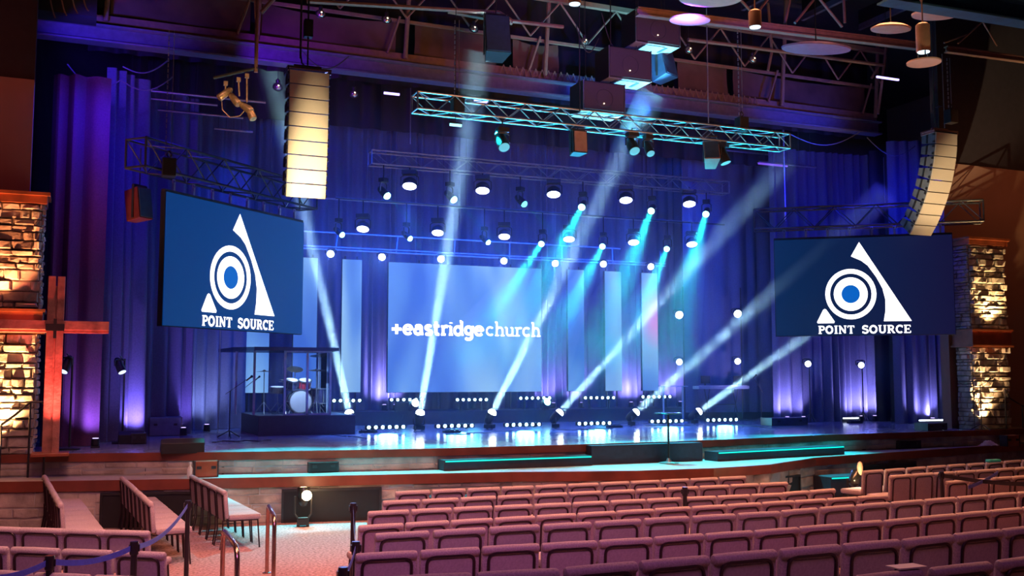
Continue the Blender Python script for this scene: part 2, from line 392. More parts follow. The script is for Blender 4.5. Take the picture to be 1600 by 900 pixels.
# ------------------------------------------------------------------ curtains
def curtain(p0, p1, z0, z1, m, label, pleat=.28, amp=.09, seed=0, group=None, name='stage_curtain'):
    rnd = random.Random(seed); p0 = Vector(p0); p1 = Vector(p1); L = (p1 - p0).length; d = (p1 - p0) / L; n = Vector((d.y, -d.x))
    N = max(8, int(L / pleat * 10)); rows = 9; vs = []; fs = []
    ph = [0]; 
    wdt = [rnd.uniform(.55, 1.55) for _ in range(int(L / pleat) + 3)]
    tot = sum(wdt[:max(1, int(L / pleat))]); amps = [rnd.uniform(.5, 1.35) for _ in wdt]
    def prof(s):
        t = s / L * tot; k = 0
        while k < len(wdt) - 1 and t > wdt[k]: t -= wdt[k]; k += 1
        u = t / wdt[k]; c = .5 - .5 * math.cos(2 * PI * u)
        return amps[k] * (c ** .75)
    for j in range(rows):
        t = j / (rows - 1); z = z0 + (z1 - z0) * t; k = 1.1 - .35 * t
        for i in range(N + 1):
            s = L * i / N; q = p0 + d * s + n * (amp * k * prof(s) * 1.6 + .02 * math.sin(s * 1.7 + t * 2 + seed))
            vs.append((q.x - p0.x, q.y - p0.y, z - z0))
    for j in range(rows - 1):
        for i in range(N):
            a = j * (N + 1) + i; fs.append((a, a + 1, a + N + 2, a + N + 1))
    mb = MB(); mb.add(vs, fs); o = mb.build(name, m, smooth=True, loc=(p0.x, p0.y, z0))
    for p in o.data.polygons: p.use_smooth = True
    return tag(o, label, 'curtain', group)
spots = ['behind the drum enclosure', 'behind the left-hand light columns', 'behind the big centre screen', 'behind the centre screen\'s far edge', 'behind the far light columns', 'behind the keyboard']
xs = [1.5, 5.0, 8.2, 11.4, 14.6, 17.7, 22.0]
for k in range(6):
    curtain((xs[k], 30.3 + .1 * (k % 2)), (xs[k + 1] + .1, 30.3 + .1 * (k % 2)), 1.53 if 0 < k < 5 else 1.4, 11.6, curt, 'pleated blue-lit back curtain ' + spots[k], .30, .10, 20 + k, 'back curtains')
def cur_px(pxa, Ya, pxb, Yb, z0, z1, m, label, seed, pleat=.3, amp=.1, group='wing curtains'):
    a = aty(pxa, 590, Ya); c = aty(pxb, 590, Yb)
    return curtain((a.x, a.y), (c.x, c.y), z0, z1, m, label, pleat, amp, seed, group)
cur_px(66, 22.3, 158, 22.1, 1.16, 8.6, curt_leg, 'tall purple leg curtain beside the wooden cross', 31, .36, .14)
cur_px(150, 23.4, 222, 24.4, 1.16, 9.2, curt, 'dark blue leg curtain just behind the purple leg curtain', 32, .34, .14)
cur_px(216, 25.4, 300, 26.2, 1.16, 9.4, curt, 'deep blue wing curtain left of the hanging screen', 33, .34, .13)
cur_px(290, 27.6, 384, 28.4, 1.16, 9.6, curt, 'deep blue wing curtain behind the hanging left screen', 34, .34, .13)
cur_px(1070, 27.9, 1215, 27.3, 1.40, 9.8, curt, 'dark blue wing curtain behind the keyboard stand', 35, .5, .09)
cur_px(1208, 25.8, 1378, 25.4, 1.16, 9.6, curt, 'wing curtain glowing at its foot, under the right screen', 36, .30, .13)
cur_px(1368, 24.8, 1402, 24.6, 1.16, 9.6, black, 'black sheet standing in for the dark gap between two wing curtains', 37, .30, .06)  # added black sheet, takes the place of shade in the gap
cur_px(1396, 23.6, 1500, 22.8, 1.16, 9.6, curt, 'wing curtain nearest the right stone column', 38, .32, .13)
cur_px(1496, 21.8, 1530, 21.5, 1.16, 9.8, curt_leg, 'narrow dark leg curtain edging the right stone column', 39, .30, .08)

# ------------------------------------------------------------------ LED wall
def led_mat(name, base, seed, pink=0.0, s=1.0):
    m = bpy.data.materials.new(name); nt, bs = nodes_of(m); bs.inputs['Base Color'].default_value = (.01, .01, .01, 1); bs.inputs['Roughness'].default_value = .5
    tc = nt.nodes.new('ShaderNodeTexCoord'); mp = nt.nodes.new('ShaderNodeMapping'); mp.inputs['Rotation'].default_value = (0, R(-28), 0)
    mp.inputs['Location'].default_value = (seed * 1.7, 0, seed); mp.inputs['Scale'].default_value = (1.0, 1, .28)
    nt.links.new(tc.outputs['Object'], mp.inputs['Vector'])
    n = nt.nodes.new('ShaderNodeTexNoise'); n.inputs['Scale'].default_value = .75; n.inputs['Detail'].default_value = 1.0; n.inputs['Distortion'].default_value = .4
    nt.links.new(mp.outputs['Vector'], n.inputs['Vector'])
    r = nt.nodes.new('ShaderNodeValToRGB'); e = r.color_ramp.elements
    e[0].position = .30; e[0].color = (.05, .16, .70, 1); e[1].position = .72; e[1].color = (.35, .66, 1.0, 1)
    x = e.new(.50); x.color = (.13, .33, .86, 1)
    nt.links.new(n.outputs['Fac'], r.inputs['Fac']); src = r.outputs['Color']
    if pink:
        m2 = nt.nodes.new('ShaderNodeMapping'); m2.inputs['Location'].default_value = (-.32, 0, -2.1); m2.vector_type = 'POINT'; m2.inputs['Scale'].default_value = (1.6, 1, .9)
        nt.links.new(tc.outputs['Object'], m2.inputs['Vector']); ln = nt.nodes.new('ShaderNodeVectorMath'); ln.operation = 'LENGTH'; nt.links.new(m2.outputs['Vector'], ln.inputs[0])
        mr = nt.nodes.new('ShaderNodeMapRange'); mr.inputs['From Min'].default_value = .25; mr.inputs['From Max'].default_value = .95; mr.inputs['To Min'].default_value = .9; mr.inputs['To Max'].default_value = 0; nt.links.new(ln.outputs['Value'], mr.inputs['Value'])
        mx = nt.nodes.new('ShaderNodeMix'); mx.data_type = 'RGBA'; mx.inputs['B'].default_value = (1.0, .28, .80, 1); nt.links.new(mr.outputs['Result'], mx.inputs['Factor']); nt.links.new(src, mx.inputs['A']); src = mx.outputs['Result']
    nt.links.new(src, bs.inputs['Emission Color']); bs.inputs['Emission Strength'].default_value = s
    return m
def led_panel(x0, x1, z0, z1, m, label, nx, nz, name='light_column'):
    o = thing(name, label, 'led screen', ((x0 + x1) / 2, 29.0, z0)); W = x1 - x0; H = z1 - z0
    b = MB(); b.box((0, .06, H / 2), (W, .10, H)); b.build('cabinet', black, o)
    b = MB(); b.box((0, 0, H / 2), (W - .02, .02, H - .02)); b.build('display', m, o)
    for s in (-1, 1): b = MB(); b.cyl((s * W * .3, .14, -0.5), (s * W * .3, .14, H + .1), .025, n=6); b.build('support_post', darkmetal, o)
    return o
big = led_panel(8.36, 13.31, 2.06, 5.90, led_mat('led main', 0, 2.3, s=.95), 'big centre screen with blue light streaks and glowing church lettering', 10, 8, 'led_screen')
colspec = [(4.25, 4.95, 'light column seen through the drum enclosure, furthest left', 5, .9), (5.60, 6.28, 'light column right beside the hanging left screen', 6, .9), (6.98, 7.57, 'light column between the left screen and big centre screen', 7, .85),
           (14.22, 14.80, 'first light column past the big centre screen', 8, .85), (15.54, 16.15, 'second light column past the big centre screen', 9, .9), (16.90, 17.50, 'last light column, pink patch on its far edge', 10, .9)]
for k, (x0, x1, lab, sd, s) in enumerate(colspec):
    led_panel(x0, x1, 2.07, 5.92, led_mat('led col %d' % k, 0, sd, s=s, pink=(k == 5)), lab, 1, 8)['group'] = 'light columns beside the centre screen'
# lettering
def ribbon(b, pts, w_, closed=False, M=None):
    pts = [Vector((p[0], p[1])) for p in pts]; n = len(pts)
    for i in range(n if closed else n - 1):
        p, q = pts[i], pts[(i + 1) % n]; d = (q - p)
        if d.length < 1e-6: continue
        d.normalize(); a = Vector((-d.y, d.x)) * w_ / 2
        b.prism([p + a, p - a, q - a, q + a], 0, .004, M)
    for i, p in enumerate(pts):
        if closed or 0 < i < n - 1:
            b.prism([(p.x + math.cos(2 * PI * k / 10) * w_ / 2, p.y + math.sin(2 * PI * k / 10) * w_ / 2) for k in range(10)], 0, .004, M)
def arc(cx, cy, rx, ry, a0, a1, n=14): return [(cx + rx * math.cos(R(a0 + (a1 - a0) * i / n)), cy + ry * math.sin(R(a0 + (a1 - a0) * i / n))) for i in range(n + 1)]
def letter(ch):
    """strokes: (points, weight factor, closed); x height .68, cap 1; returns strokes, advance"""
    S = []; sl = lambda x, y, h=.17: S.append(([(x - h, y), (x + h, y)], .55, False))
    if ch == '+': return [([(.0, .36), (.60, .36)], 1, 0), ([(.30, .02), (.30, .70)], 1, 0)], .72
    if ch == 'e': return [(arc(.30, .34, .26, .30, 0, 320, 16), 1, 0), ([(.06, .36), (.54, .36)], .8, 0)], .68
    if ch == 'a': return [(arc(.26, .24, .21, .20, 0, 360), 1, 0), ([(.48, .02), (.48, .46)], 1, 0), (arc(.29, .46, .19, .19, 0, 150), 1, 0), ([(.44, .04), (.60, .04)], .7, 0)], .68
    if ch == 's': return [(arc(.25, .49, .17, .16, 30, 200, 8) + arc(.25, .17, .19, .15, 80, -150, 10), 1, 0)], .54
    if ch == 't': return [([(.20, .92), (.20, .16)] + arc(.34, .17, .14, .13, 180, 290, 6), 1, 0), ([(.04, .62), (.42, .62)], .8, 0)], .50
    if ch == 'r': return [([(.16, .04), (.16, .62)], 1, 0), (arc(.36, .42, .20, .20, 170, 60, 6), 1, 0), ([(.03, .04), (.32, .04)], .7, 0), ([(.03, .62), (.16, .62)], .7, 0)], .52
    if ch == 'i': return [([(.15, .04), (.15, .62)], 1, 0), ([(.15, .84), (.15, .90)], 1.1, 0), ([(.02, .04), (.29, .04)], .7, 0), ([(.02, .62), (.15, .62)], .7, 0)], .34
    if ch == 'd': return [(arc(.28, .33, .23, .29, 0, 360), 1, 0), ([(.52, .04), (.52, 1.0)], 1, 0), ([(.52, .04), (.64, .04)], .7, 0), ([(.40, 1.0), (.52, 1.0)], .7, 0)], .70
    if ch == 'g': return [(arc(.28, .36, .22, .26, 0, 360), 1, 0), ([(.50, .62), (.50, -.10)] + arc(.28, -.10, .22, .18, 0, -150, 8), 1, 0), ([(.50, .62), (.64, .62)], .7, 0)], .68
    if ch == 'c': return [(arc(.28, .34, .23, .29, 45, 315), 1, 0)], .58
    if ch == 'h': return [([(.14, .04), (.14, 1.0)], 1, 0), (arc(.33, .42, .19, .20, 170, 0, 8) + [(.52, .04)], 1, 0), ([(.02, .04), (.28, .04)], .7, 0), ([(.40, .04), (.64, .04)], .7, 0), ([(.02, 1), (.14, 1)], .7, 0)], .68
    if ch == 'u': return [([(.12, .62), (.12, .24)] + arc(.31, .24, .19, .20, 180, 360, 8) + [(.50, .62)], 1, 0), ([(.50, .62), (.50, .04)], 1, 0), ([(.50, .04), (.62, .04)], .7, 0), ([(.0, .62), (.12, .62)], .7, 0), ([(.38, .62), (.5, .62)], .7, 0)], .66
    if ch == 'P': return [([(.18, .05), (.18, .95)], 1.15, 0), ([(.18, .92)] + arc(.40, .70, .22, .22, 90, -90, 8) + [(.18, .48)], .9, 0), ([(.02, .05), (.36, .05)], .5, 0), ([(.02, .95), (.3, .95)], .5, 0)], .74
    if ch == 'O': return [(arc(.42, .50, .32, .42, 0, 360, 20), 1.15, 0)], .92
    if ch == 'I': return [([(.20, .05), (.20, .95)], 1.15, 0), ([(.03, .05), (.37, .05)], .5, 0), ([(.03, .95), (.37, .95)], .5, 0)], .46
    if ch == 'N': return [([(.16, .05), (.16, .95)], .7, 0), ([(.14, .95), (.70, .08)], 1.15, 0), ([(.70, .05), (.70, .95)], .7, 0), ([(.02, .05), (.30, .05)], .5, 0), ([(.02, .95), (.2, .95)], .5, 0), ([(.56, .95), (.84, .95)], .5, 0)], .92
    if ch == 'T': return [([(.38, .05), (.38, .95)], 1.15, 0), ([(.04, .93), (.72, .93)], .6, 0), ([(.06, .93), (.06, .72)], .5, 0), ([(.70, .93), (.70, .72)], .5, 0), ([(.22, .05), (.54, .05)], .5, 0)], .82
    if ch == 'S': return [(arc(.34, .71, .23, .22, 25, 210, 10) + arc(.34, .28, .25, .22, 70, -160, 12), 1.05, 0), ([(.57, .95), (.57, .74)], .5, 0), ([(.08, .05), (.08, .27)], .5, 0)], .72
    if ch == 'U': return [([(.16, .95), (.16, .35)] + arc(.40, .35, .24, .27, 180, 360, 10) + [(.64, .95)], 1.05, 0), ([(.0, .95), (.32, .95)], .5, 0), ([(.5, .95), (.78, .95)], .5, 0)], .86
    if ch == 'R': return [([(.18, .05), (.18, .95)], 1.15, 0), ([(.18, .92)] + arc(.40, .71, .21, .21, 90, -90, 8) + [(.18, .50)], .9, 0), ([(.40, .50), (.66, .06)], 1.1, 0), ([(.02, .05), (.34, .05)], .5, 0), ([(.02, .95), (.3, .95)], .5, 0), ([(.56, .05), (.78, .05)], .5, 0)], .84
    if ch == 'C': return [(arc(.42, .50, .32, .42, 50, 310, 16), 1.1, 0), ([(.66, .95), (.66, .68)], .5, 0)], .80
    if ch == 'E': return [([(.18, .05), (.18, .95)], 1.15, 0), ([(.02, .94), (.64, .94)], .55, 0), ([(.18, .5), (.5, .5)], .55, 0), ([(.02, .06), (.66, .06)], .55, 0), ([(.64, .94), (.64, .74)], .5, 0), ([(.66, .06), (.66, .28)], .5, 0), ([(.5, .62), (.5, .38)], .45, 0)], .74
    if ch == '.': return [(arc(.2, .48, .05, .05, 0, 360, 6), 1, 0)], .55
    return [], .35
def text(b, s, x0, width, z, h, wgt, M):
    tot = sum(letter(c)[1] for c in s); kx = width / tot; x = x0
    for c in s:
        st, adv = letter(c)
        for pts, f, cl in st: ribbon(b, [(x + p[0] * kx, z + p[1] * h) for p in pts], wgt * f, cl, M)
        x += adv * kx
UPR = Matrix.Rotation(PI / 2, 4, 'X')
Lword = emit('lettering glow', (1.0, .92, 1.0), 6)
Mt = Matrix.Translation((0, -.013, 0)) @ UPR
W0 = 4.95
def ux(px): return aty(px, 515, 29).x - 10.835
zt = aty(720, 524, 29).z - 2.06
b = MB(); text(b, '+eastridge', ux(612), ux(757) - ux(612), zt, .42, .085, Mt); b.build('bold_lettering', Lword, big)
b = MB(); text(b, 'church', ux(759), ux(845) - ux(759), zt, .42, .05, Mt); b.build('light_lettering', Lword, big)

# ------------------------------------------------------------------ hanging side screens
def scr_mat(name, c0, c1):
    m = bpy.data.materials.new(name); nt, bs = nodes_of(m); bs.inputs['Base Color'].default_value = (.01, .01, .015, 1); bs.inputs['Roughness'].default_value = .35
    tc = nt.nodes.new('ShaderNodeTexCoord'); sx = nt.nodes.new('ShaderNodeSeparateXYZ'); nt.links.new(tc.outputs['Object'], sx.inputs[0])
    mr = nt.nodes.new('ShaderNodeMapRange'); mr.inputs['From Min'].default_value = -2.4; mr.inputs['From Max'].default_value = 2.4; nt.links.new(sx.outputs['X'], mr.inputs['Value'])
    mx = nt.nodes.new('ShaderNodeMix'); mx.data_type = 'RGBA'; mx.inputs['A'].default_value = (*c0, 1); mx.inputs['B'].default_value = (*c1, 1)
    nt.links.new(mr.outputs['Result'], mx.inputs['Factor']); nt.links.new(mx.outputs['Result'], bs.inputs['Emission Color']); bs.inputs['Emission Strength'].default_value = 1.0
    return m
Lw = emit('logo white', (1.0, .97, 1.0), 2.2); Lbl = emit('logo blue', (0.0, .12, .55), 1.0)
def side_screen(PL, PR, z0, H, c0, c1, label, nm):
    PL = Vector((PL.x, PL.y, 0)); PR = Vector((PR.x, PR.y, 0)); d = PR - PL; W = d.length; a = math.atan2(d.y, d.x); c = (PL + PR) / 2
    o = thing('hanging_screen', label, 'screen', (c.x, c.y, z0), a, 'angled screens hanging beside the stage')
    b = MB(); b.box((0, .07, H / 2), (W, .12, H)); b.build('cabinet', black, o)
    b = MB(); b.box((0, 0, H / 2), (W - .03, .02, H - .03)); b.build('display', scr_mat(nm, c0, c1), o)
    kx = W / 282.0; kz = H / 157.5
    q = lambda x, y: ((x - 1353) * kx, H / 2 - (y - 445.5) * kz)
    M = Matrix.Translation((0, -.014, 0)) @ UPR
    b = MB()
    lc = [(1336, 397.5), (1352, 405), (1362, 413), (1375, 432), (1384, 450), (1388, 468), (1387.5, 486), (1384.5, 502)]
    rc = [(1427, 502)]
    # swoosh as a strip between inner curve and straight right edge
    def edge(y): return 1349.5 + (1427.5 - 1349.5) * (y - 375) / (502 - 375)
    top = (1349.5, 375)
    b.prism([q(*top), q(1336, 397.5), q(1352, 405), q(edge(405), 405)], 0, .004, M)
    for p, r_ in zip(lc[1:], lc[2:]): b.prism([q(edge(p[1]), p[1]), q(*p), q(*r_), q(edge(r_[1]), r_[1])], 0, .004, M)
    b.prism([q(1292, 481), q(1289.5, 482.5), q(1279.3, 502), q(1280.5, 504), q(1306.5, 504), q(1307.5, 501.5), q(1294.5, 482)], 0, .004, M)
    def ring(r0, r1, n=40):
        for i in range(n):
            t0, t1 = 2 * PI * i / n, 2 * PI * (i + 1) / n
            P = lambda r, t: q(1334 + r * math.cos(t), 458 + r * math.sin(t))
            b.prism([P(r0, t0), P(r1, t0), P(r1, t1), P(r0, t1)], 0, .004, M)
    ring(32.8, 40.3); ring(14.5, 26.8)
    b.build('logo', Lw, o)
    b = MB(); b.prism([q(1334 + 14.4 * math.cos(2 * PI * i / 30), 458 + 14.4 * math.sin(2 * PI * i / 30)) for i in range(30)], 0, .003, M); b.build('logo_disc', Lbl, o)
    b = MB()
    zb_ = q(0, 521)[1]; hh = 13.0 * kz
    for s, xa, xb in (('POINT', 1281, 1339.5), ('SOURCE', 1350, 1426.5)): text(b, s, q(xa, 0)[0], (xb - xa) * kx, zb_, hh, 2.5 * kx, M)
    b.build('lettering', Lw, o)
    # hanging clamps and rail along the top
    for i in range(8):
        b = MB(); x = -W / 2 + W * (i + .5) / 8; b.box((x, .07, H + .10), (.05, .05, .22)); b.tube([(x - .03, .07, H + .2), (x - .03, .07, H + .27), (x + .03, .07, H + .27), (x + .03, .07, H + .2)], .012, 6); b.build('hanging_clamp', alu, o)
    b = MB(); b.box((0, .07, H + .02), (W, .1, .05)); b.build('top_rail', darkmetal, o)
    return o, W, a, c
PL, PR = atd(253, 512, 19.9), atd(472, 520, 24.0)
sL, WL, aL, cL = side_screen(PL, PR, 3.50, 2.66, (.000, .034, .170), (.000, .044, .230), 'hanging screen with white ring logo, steeply angled, above the drums', 'side display a')
PL2, PR2 = atd(1212, 522, 28.0), atd(1494, 524, 26.8)
sR, WR, aR, cR = side_screen(PL2, PR2, 3.62, 2.66, (.000, .020, .085), (.006, .006, .04), 'hanging screen with white ring logo, facing square on, above glowing curtains', 'side display b')  # haze is painted in as a gradient across this display

# ================================================================== RIGGING
def truss(p0, p1, w_, h_, label, r=.022, bay=.5, m=truss_m, group=None, name='lighting_truss'):
    p0 = Vector(p0); p1 = Vector(p1); mid = (p0 + p1) / 2; o = thing(name, label, 'truss', mid, 0, group)
    d = (p1 - p0); L = d.length; d /= L; n = Vector((d.y, -d.x, 0)).normalized(); u = n.cross(d).normalized(); u = u if u.z > 0 else -u
    C = lambda t, a, c_: d * (t - L / 2) + n * (a * w_ / 2) + u * (c_ * h_ / 2)
    for a in (-1, 1):
        for c_ in (-1, 1):
            b = MB(); b.cyl(C(0, a, c_), C(L, a, c_), r, n=8); b.build('chord', m, o, smooth=True)
    b = MB(); nb = max(2, round(L / bay)); s = L / nb
    for i in range(nb):
        for a in (-1, 1):
            z = 1 if i % 2 else -1
            b.cyl(C(i * s, a, -z), C((i + 1) * s, a, z), r * .55, n=5)
        for c_ in (-1, 1):
            z = 1 if i % 2 else -1
            b.cyl(C(i * s, -z, c_), C((i + 1) * s, z, c_), r * .55, n=5)
    for t in (0, L):
        for a in (-1, 1): b.cyl(C(t, a, -1), C(t, a, 1), r * .8, n=6)
        for c_ in (-1, 1): b.cyl(C(t, -1, c_), C(t, 1, c_), r * .8, n=6)
    b.build('lacing', m, o)
    return o
# trusses carrying the side screens
def along(c, a, t, off=0.0): return Vector((c.x + math.cos(a) * t - math.sin(a) * off * -1, c.y + math.sin(a) * t - math.cos(a) * off, 0))
for (c, a, Wd, z, lab, e0, e1) in ((cL, aL, WL, 6.78, 'black box truss above the left screen', .75, .25), (cR, aR, WR, 6.85, 'black box truss above the right screen', .5, .75)):
    q0 = along(c, a, -Wd / 2 - e0, -.07); q1 = along(c, a, Wd / 2 + e1, -.07)
    truss((q0.x, q0.y, z), (q1.x, q1.y, z), .5, .55, lab, .028, .55, darkmetal)
# front lighting truss over the stage lip
pa, pb = aty(648, 170, 20.5), aty(1226, 214, 20.5)
truss((pa.x, 20.5, (pa.z + pb.z) / 2), (pb.x, 20.5, (pa.z + pb.z) / 2), .42, .36, 'bright box truss flown over the stage lip, below the suspended boxes', .024, .42, alu)
ZF = (pa.z + pb.z) / 2
area_light('truss_cyan_fill', (11.6, 21.3, ZF - 1.7), (11.6, 20.5, ZF), 12, .1, (.01, .65, .95), 230, 110)  # unseen light bar added under the truss to tint it cyan
# upper stage truss
pa, pb = aty(575, 254, 25.2), aty(1110, 290, 25.2)
ZU = (pa.z + pb.z) / 2
truss((pa.x, 25.0, ZU), (pb.x + .4, 25.0, ZU), .35, .35, 'box truss above the upper row of blue wash lights', .02, .45, truss_m)
# ladder batten over the LED wall
pa, pb = aty(474, 388, 28.0), aty(1040, 416, 28.0); ZB = (pa.z + pb.z) / 2
pc = aty(700, 372, 28.0); ZB2 = pc.z
o = thing('ladder_batten', 'flat ladder truss above the led wall carrying seven white lights', 'truss', ((pa.x + pb.x) / 2, 28.0, ZB)); Lb = pb.x - pa.x
for z in (0, .05): 
    b = MB(); b.cyl((-Lb / 2, 0, z * 1.5), (Lb / 2, 0, z * 1.5), .022, n=8); b.build('lower_pipe', alu, o)
b = MB(); b.cyl((-Lb / 2, .25, ZB2 - ZB), (Lb / 2 - 1.5, .25, ZB2 - ZB), .022, n=8); b.build('upper_pipe', alu, o)
for i in range(7):
    x = -Lb / 2 + .9 + i * 1.75; b = MB(); b.cyl((x, 0, 0), (x + .12, .25, ZB2 - ZB), .018, n=6); b.build('rung', alu, o)
ZL = aty(800, 362, 26.6).z
def pipe(x0, x1, y, z, label, r=.026, m=darkmetal, drops=True):
    o = thing('pipe_batten', label, 'pipe', ((x0 + x1) / 2, y, z)); L = x1 - x0
    b = MB(); b.cyl((-L / 2, 0, 0), (L / 2, 0, 0), r, n=8); b.build('pipe', m, o)
    if drops:
        for i in range(5):
            x = -L / 2 + L * (i + .5) / 5; b = MB(); b.cyl((x, 0, 0), (x, 0, 13.5 - z), .006, n=5); b.build('lift_line', darkmetal, o)
    return o
pipe(6.2, 18.5, 26.6, ZL + .62, 'pipe batten carrying the lower row of blue and green lights')
pipe(6.5, 18.6, 29.2, aty(800, 330, 29.2).z, 'bare pipe batten furthest upstage above the led wall', m=alu)
pl = [(195, 138, 415, 160, 24.2), (190, 152, 340, 162, 24.6), (225, 172, 380, 182, 25.5), (250, 190, 300, 195, 26.2), (335, 201, 395, 206, 27), (1130, 236, 1260, 246, 26.5), (1185, 255, 1275, 259, 25.0)]
names = ['longest blue-lit pipe behind the header beam, far left', 'short pipe under the longest blue-lit pipe, far left', 'thin pipe lower left, behind the hanging lamp cluster', 'short pipe above the left screen truss, far left', 'short pipe above the left screen, beside the tall array', 'blue pipe right of the front truss end', 'violet-lit pipe below the front truss end']
for k, (x0, y0, x1, y1, Y) in enumerate(pl):
    A, B = aty(x0, y0, Y), aty(x1, y1, Y); pipe(A.x, B.x, Y, (A.z + B.z) / 2, names[k], .03, alu, True)
# borders: dark fabric borders hanging high over stage
for k, (Y, z0, z1, wx) in enumerate(((24.0, 8.9, 12.5, 22), (27.0, 8.5, 12.5, 20))):
    curtain((11 - wx / 2, Y), (11 + wx / 2, Y), z0 + .8, z1, black, ['black border curtain just behind the header beam', 'black border curtain over the middle of the stage'][k], .6, .06, 50 + k, 'border curtains', 'border_curtain')

# ------------------------------------------------------------------ proscenium header with its truss
HX0, HX1, HY = aty(48, 65, 23).x, aty(1372, 190, 23).x, 23.0
ZH = 9.72
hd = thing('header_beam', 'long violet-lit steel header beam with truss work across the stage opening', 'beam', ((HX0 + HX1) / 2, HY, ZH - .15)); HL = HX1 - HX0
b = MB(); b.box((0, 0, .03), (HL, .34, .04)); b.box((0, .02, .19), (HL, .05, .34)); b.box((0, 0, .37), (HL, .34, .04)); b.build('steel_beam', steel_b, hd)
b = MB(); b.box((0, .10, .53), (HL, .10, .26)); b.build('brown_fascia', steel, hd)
def hx(px, py=100): return aty(px, py, HY).x - (HX0 + HX1) / 2
b = MB(); b.box((0, -.02, 1.42), (HL, .07, .07)); b.build('mid_rail', steel, hd)
b = MB(); b.box((.6, -.25, 2.45), (HL - 1, .14, .12)); b.build('top_chord', steel, hd)
for i, px in enumerate((163, 400, 632, 850, 1218, 1385)):
    x = min(hx(px, 90), HL / 2 - .15); b = MB()
    b.cyl((x, -.06, .5), (x + .12, -.2, 3.6), .055, n=8); b.cyl((x - .42, 0, .6), (x - .15, -.1, 1.5), .03, n=6); b.build('truss_post', steel, hd)
b = MB()
for i in range(14):
    x = -HL / 2 + HL * i / 14; b.cyl((x, -.2, 1.45), (x + HL / 28, -.25, 2.4), .025, n=6); b.cyl((x + HL / 28, -.25, 2.4), (x + HL / 14, -.2, 1.45), .025, n=6)
b.build('web_bars', steel, hd)
for i, (x0, x1, y0) in enumerate(((170, 392, 0), (408, 622, 0), (652, 780, 0), (806, 878, 0), (1065, 1142, 0), (1152, 1358, 0))):
    a0, a1 = hx(x0), hx(x1); rnd = random.Random(i); b = MB(); nx, nz = 14, 6; vs = []
    for j in range(nz + 1):
        for k in range(nx + 1):
            u, v = k / nx, j / nz; vs.append((a0 + (a1 - a0) * u, .20 + .06 * math.sin(u * 7 + v * 3 + i) * (1 - v) + .03 * rnd.random(), .62 + .85 * v - .10 * math.sin(PI * u) * v * (i % 2)))
    fs = [(j * (nx + 1) + k, j * (nx + 1) + k + 1, (j + 1) * (nx + 1) + k + 1, (j + 1) * (nx + 1) + k) for j in range(nz) for k in range(nx)]
    b.add(vs, fs); b.build('cloth_panel', panelcloth, hd, smooth=True)
# lattice behind the brown fascia
b = MB()
for i in range(44):
    x = hx(780) + (hx(1180) - hx(780)) * i / 44; s = (hx(1180) - hx(780)) / 88; b.cyl((x, -.08, .42), (x + s, -.08, .66), .012, n=4); b.cyl((x + s, -.08, .66), (x + 2 * s, -.08, .42), .012, n=4)
b.build('zigzag_bars', steel, hd)
spot_light('violet_wash', (3.0, 21.0, 8.9), (4.5, 23, 9.75), 70, (.22, .02, 1.0), 330, .8)
spot_light('violet_wash', (-.2, 21.0, 8.9), (0.4, 23, 9.7), 80, (.08, .03, 1.0), 330, .8)
spot_light('blue_wash', (12.5, 21.0, 8.9), (12.5, 23, 9.75), 90, (.01, .13, 1.0), 420, .8)
spot_light('blue_wash', (18.5, 21.0, 8.9), (18.5, 23, 9.85), 90, (.02, .07, 1.0), 260, .8)

# ------------------------------------------------------------------ house roof steel
def beam(p0, p1, w_, h_, m, label, name='roof_beam', kind=True):
    p0, p1 = Vector(p0), Vector(p1); d = p1 - p0; L = d.length; q = d.to_track_quat('X', 'Z').to_matrix().to_4x4()
    b = MB(); M = q
    b.box((0, 0, h_ / 2 - .015), (L, w_, .03), M); b.box((0, 0, -h_ / 2 + .015), (L, w_, .03), M); b.box((0, 0, 0), (L, .04, h_ - .05), M)
    o = b.build(name, m, loc=(p0 + p1) / 2); tag(o, label, 'beam'); return o
P = lambda px, py, Y: aty(px, py, Y)
beam(P(995, 18, 19), P(1432, 72, 19), .16, .18, steel, 'tan roof beam running behind the topmost suspended box')
beam(P(1478, 77, 19.5), P(1650, 100, 19.5), .14, .16, steel, 'pink-lit roof beam beyond the round disc light')
bb = beam(P(1380, -14, 12), P(1680, 36, 12), .30, .36, mat('duct paint', (.02, .12, .24), .5), 'big blue-green beam crossing the top right corner')
def webs(prs, Y, m, label, r=.035, name='roof_web_bars'):
    o = thing(name, label, 'roof steel', P(prs[0][0], prs[0][1], Y)); c = Vector(o.location)
    for (x0, y0, x1, y1) in prs:
        b = MB(); b.cyl(P(x0, y0, Y) - c, P(x1, y1, Y) - c, r, n=7); b.build('web_bar', m, o)
webs([(1275, -5, 1242, 36), (1278, -5, 1316, 42), (1235, -5, 1225, 45), (1318, -5, 1320, 36), (1150, -8, 1180, 25), (1205, -8, 1180, 24)], 19.2, steel, 'diagonal roof truss bars above the tan beam')
webs([(1497, 68, 1545, 25), (1536, 35, 1558, 72), (1475, 67, 1512, 54)], 19.4, steel, 'thin crossed bars below the big corner beam', .02)
webs([(1385, 70, 1372, 178), (1375, 100, 1362, 122), (1200, 5, 1206, 80), (1206, 80, 1200, 110)], 22.4, steel, 'slanting posts at the far end of the header', .04)
webs([(480, 2, 780, 20), (780, 20, 800, 33), (400, -4, 402, 30), (430, -5, 408, 20)], 21.4, steel, 'cable ladder and bars above the left array', .05)
webs([(700, 18, 800, 36), (800, 33, 880, 42), (1075, 62, 1150, 71), (1150, 71, 1380, 102)], 22.2, steel, 'brown upper rail segments beside the suspended boxes', .05)
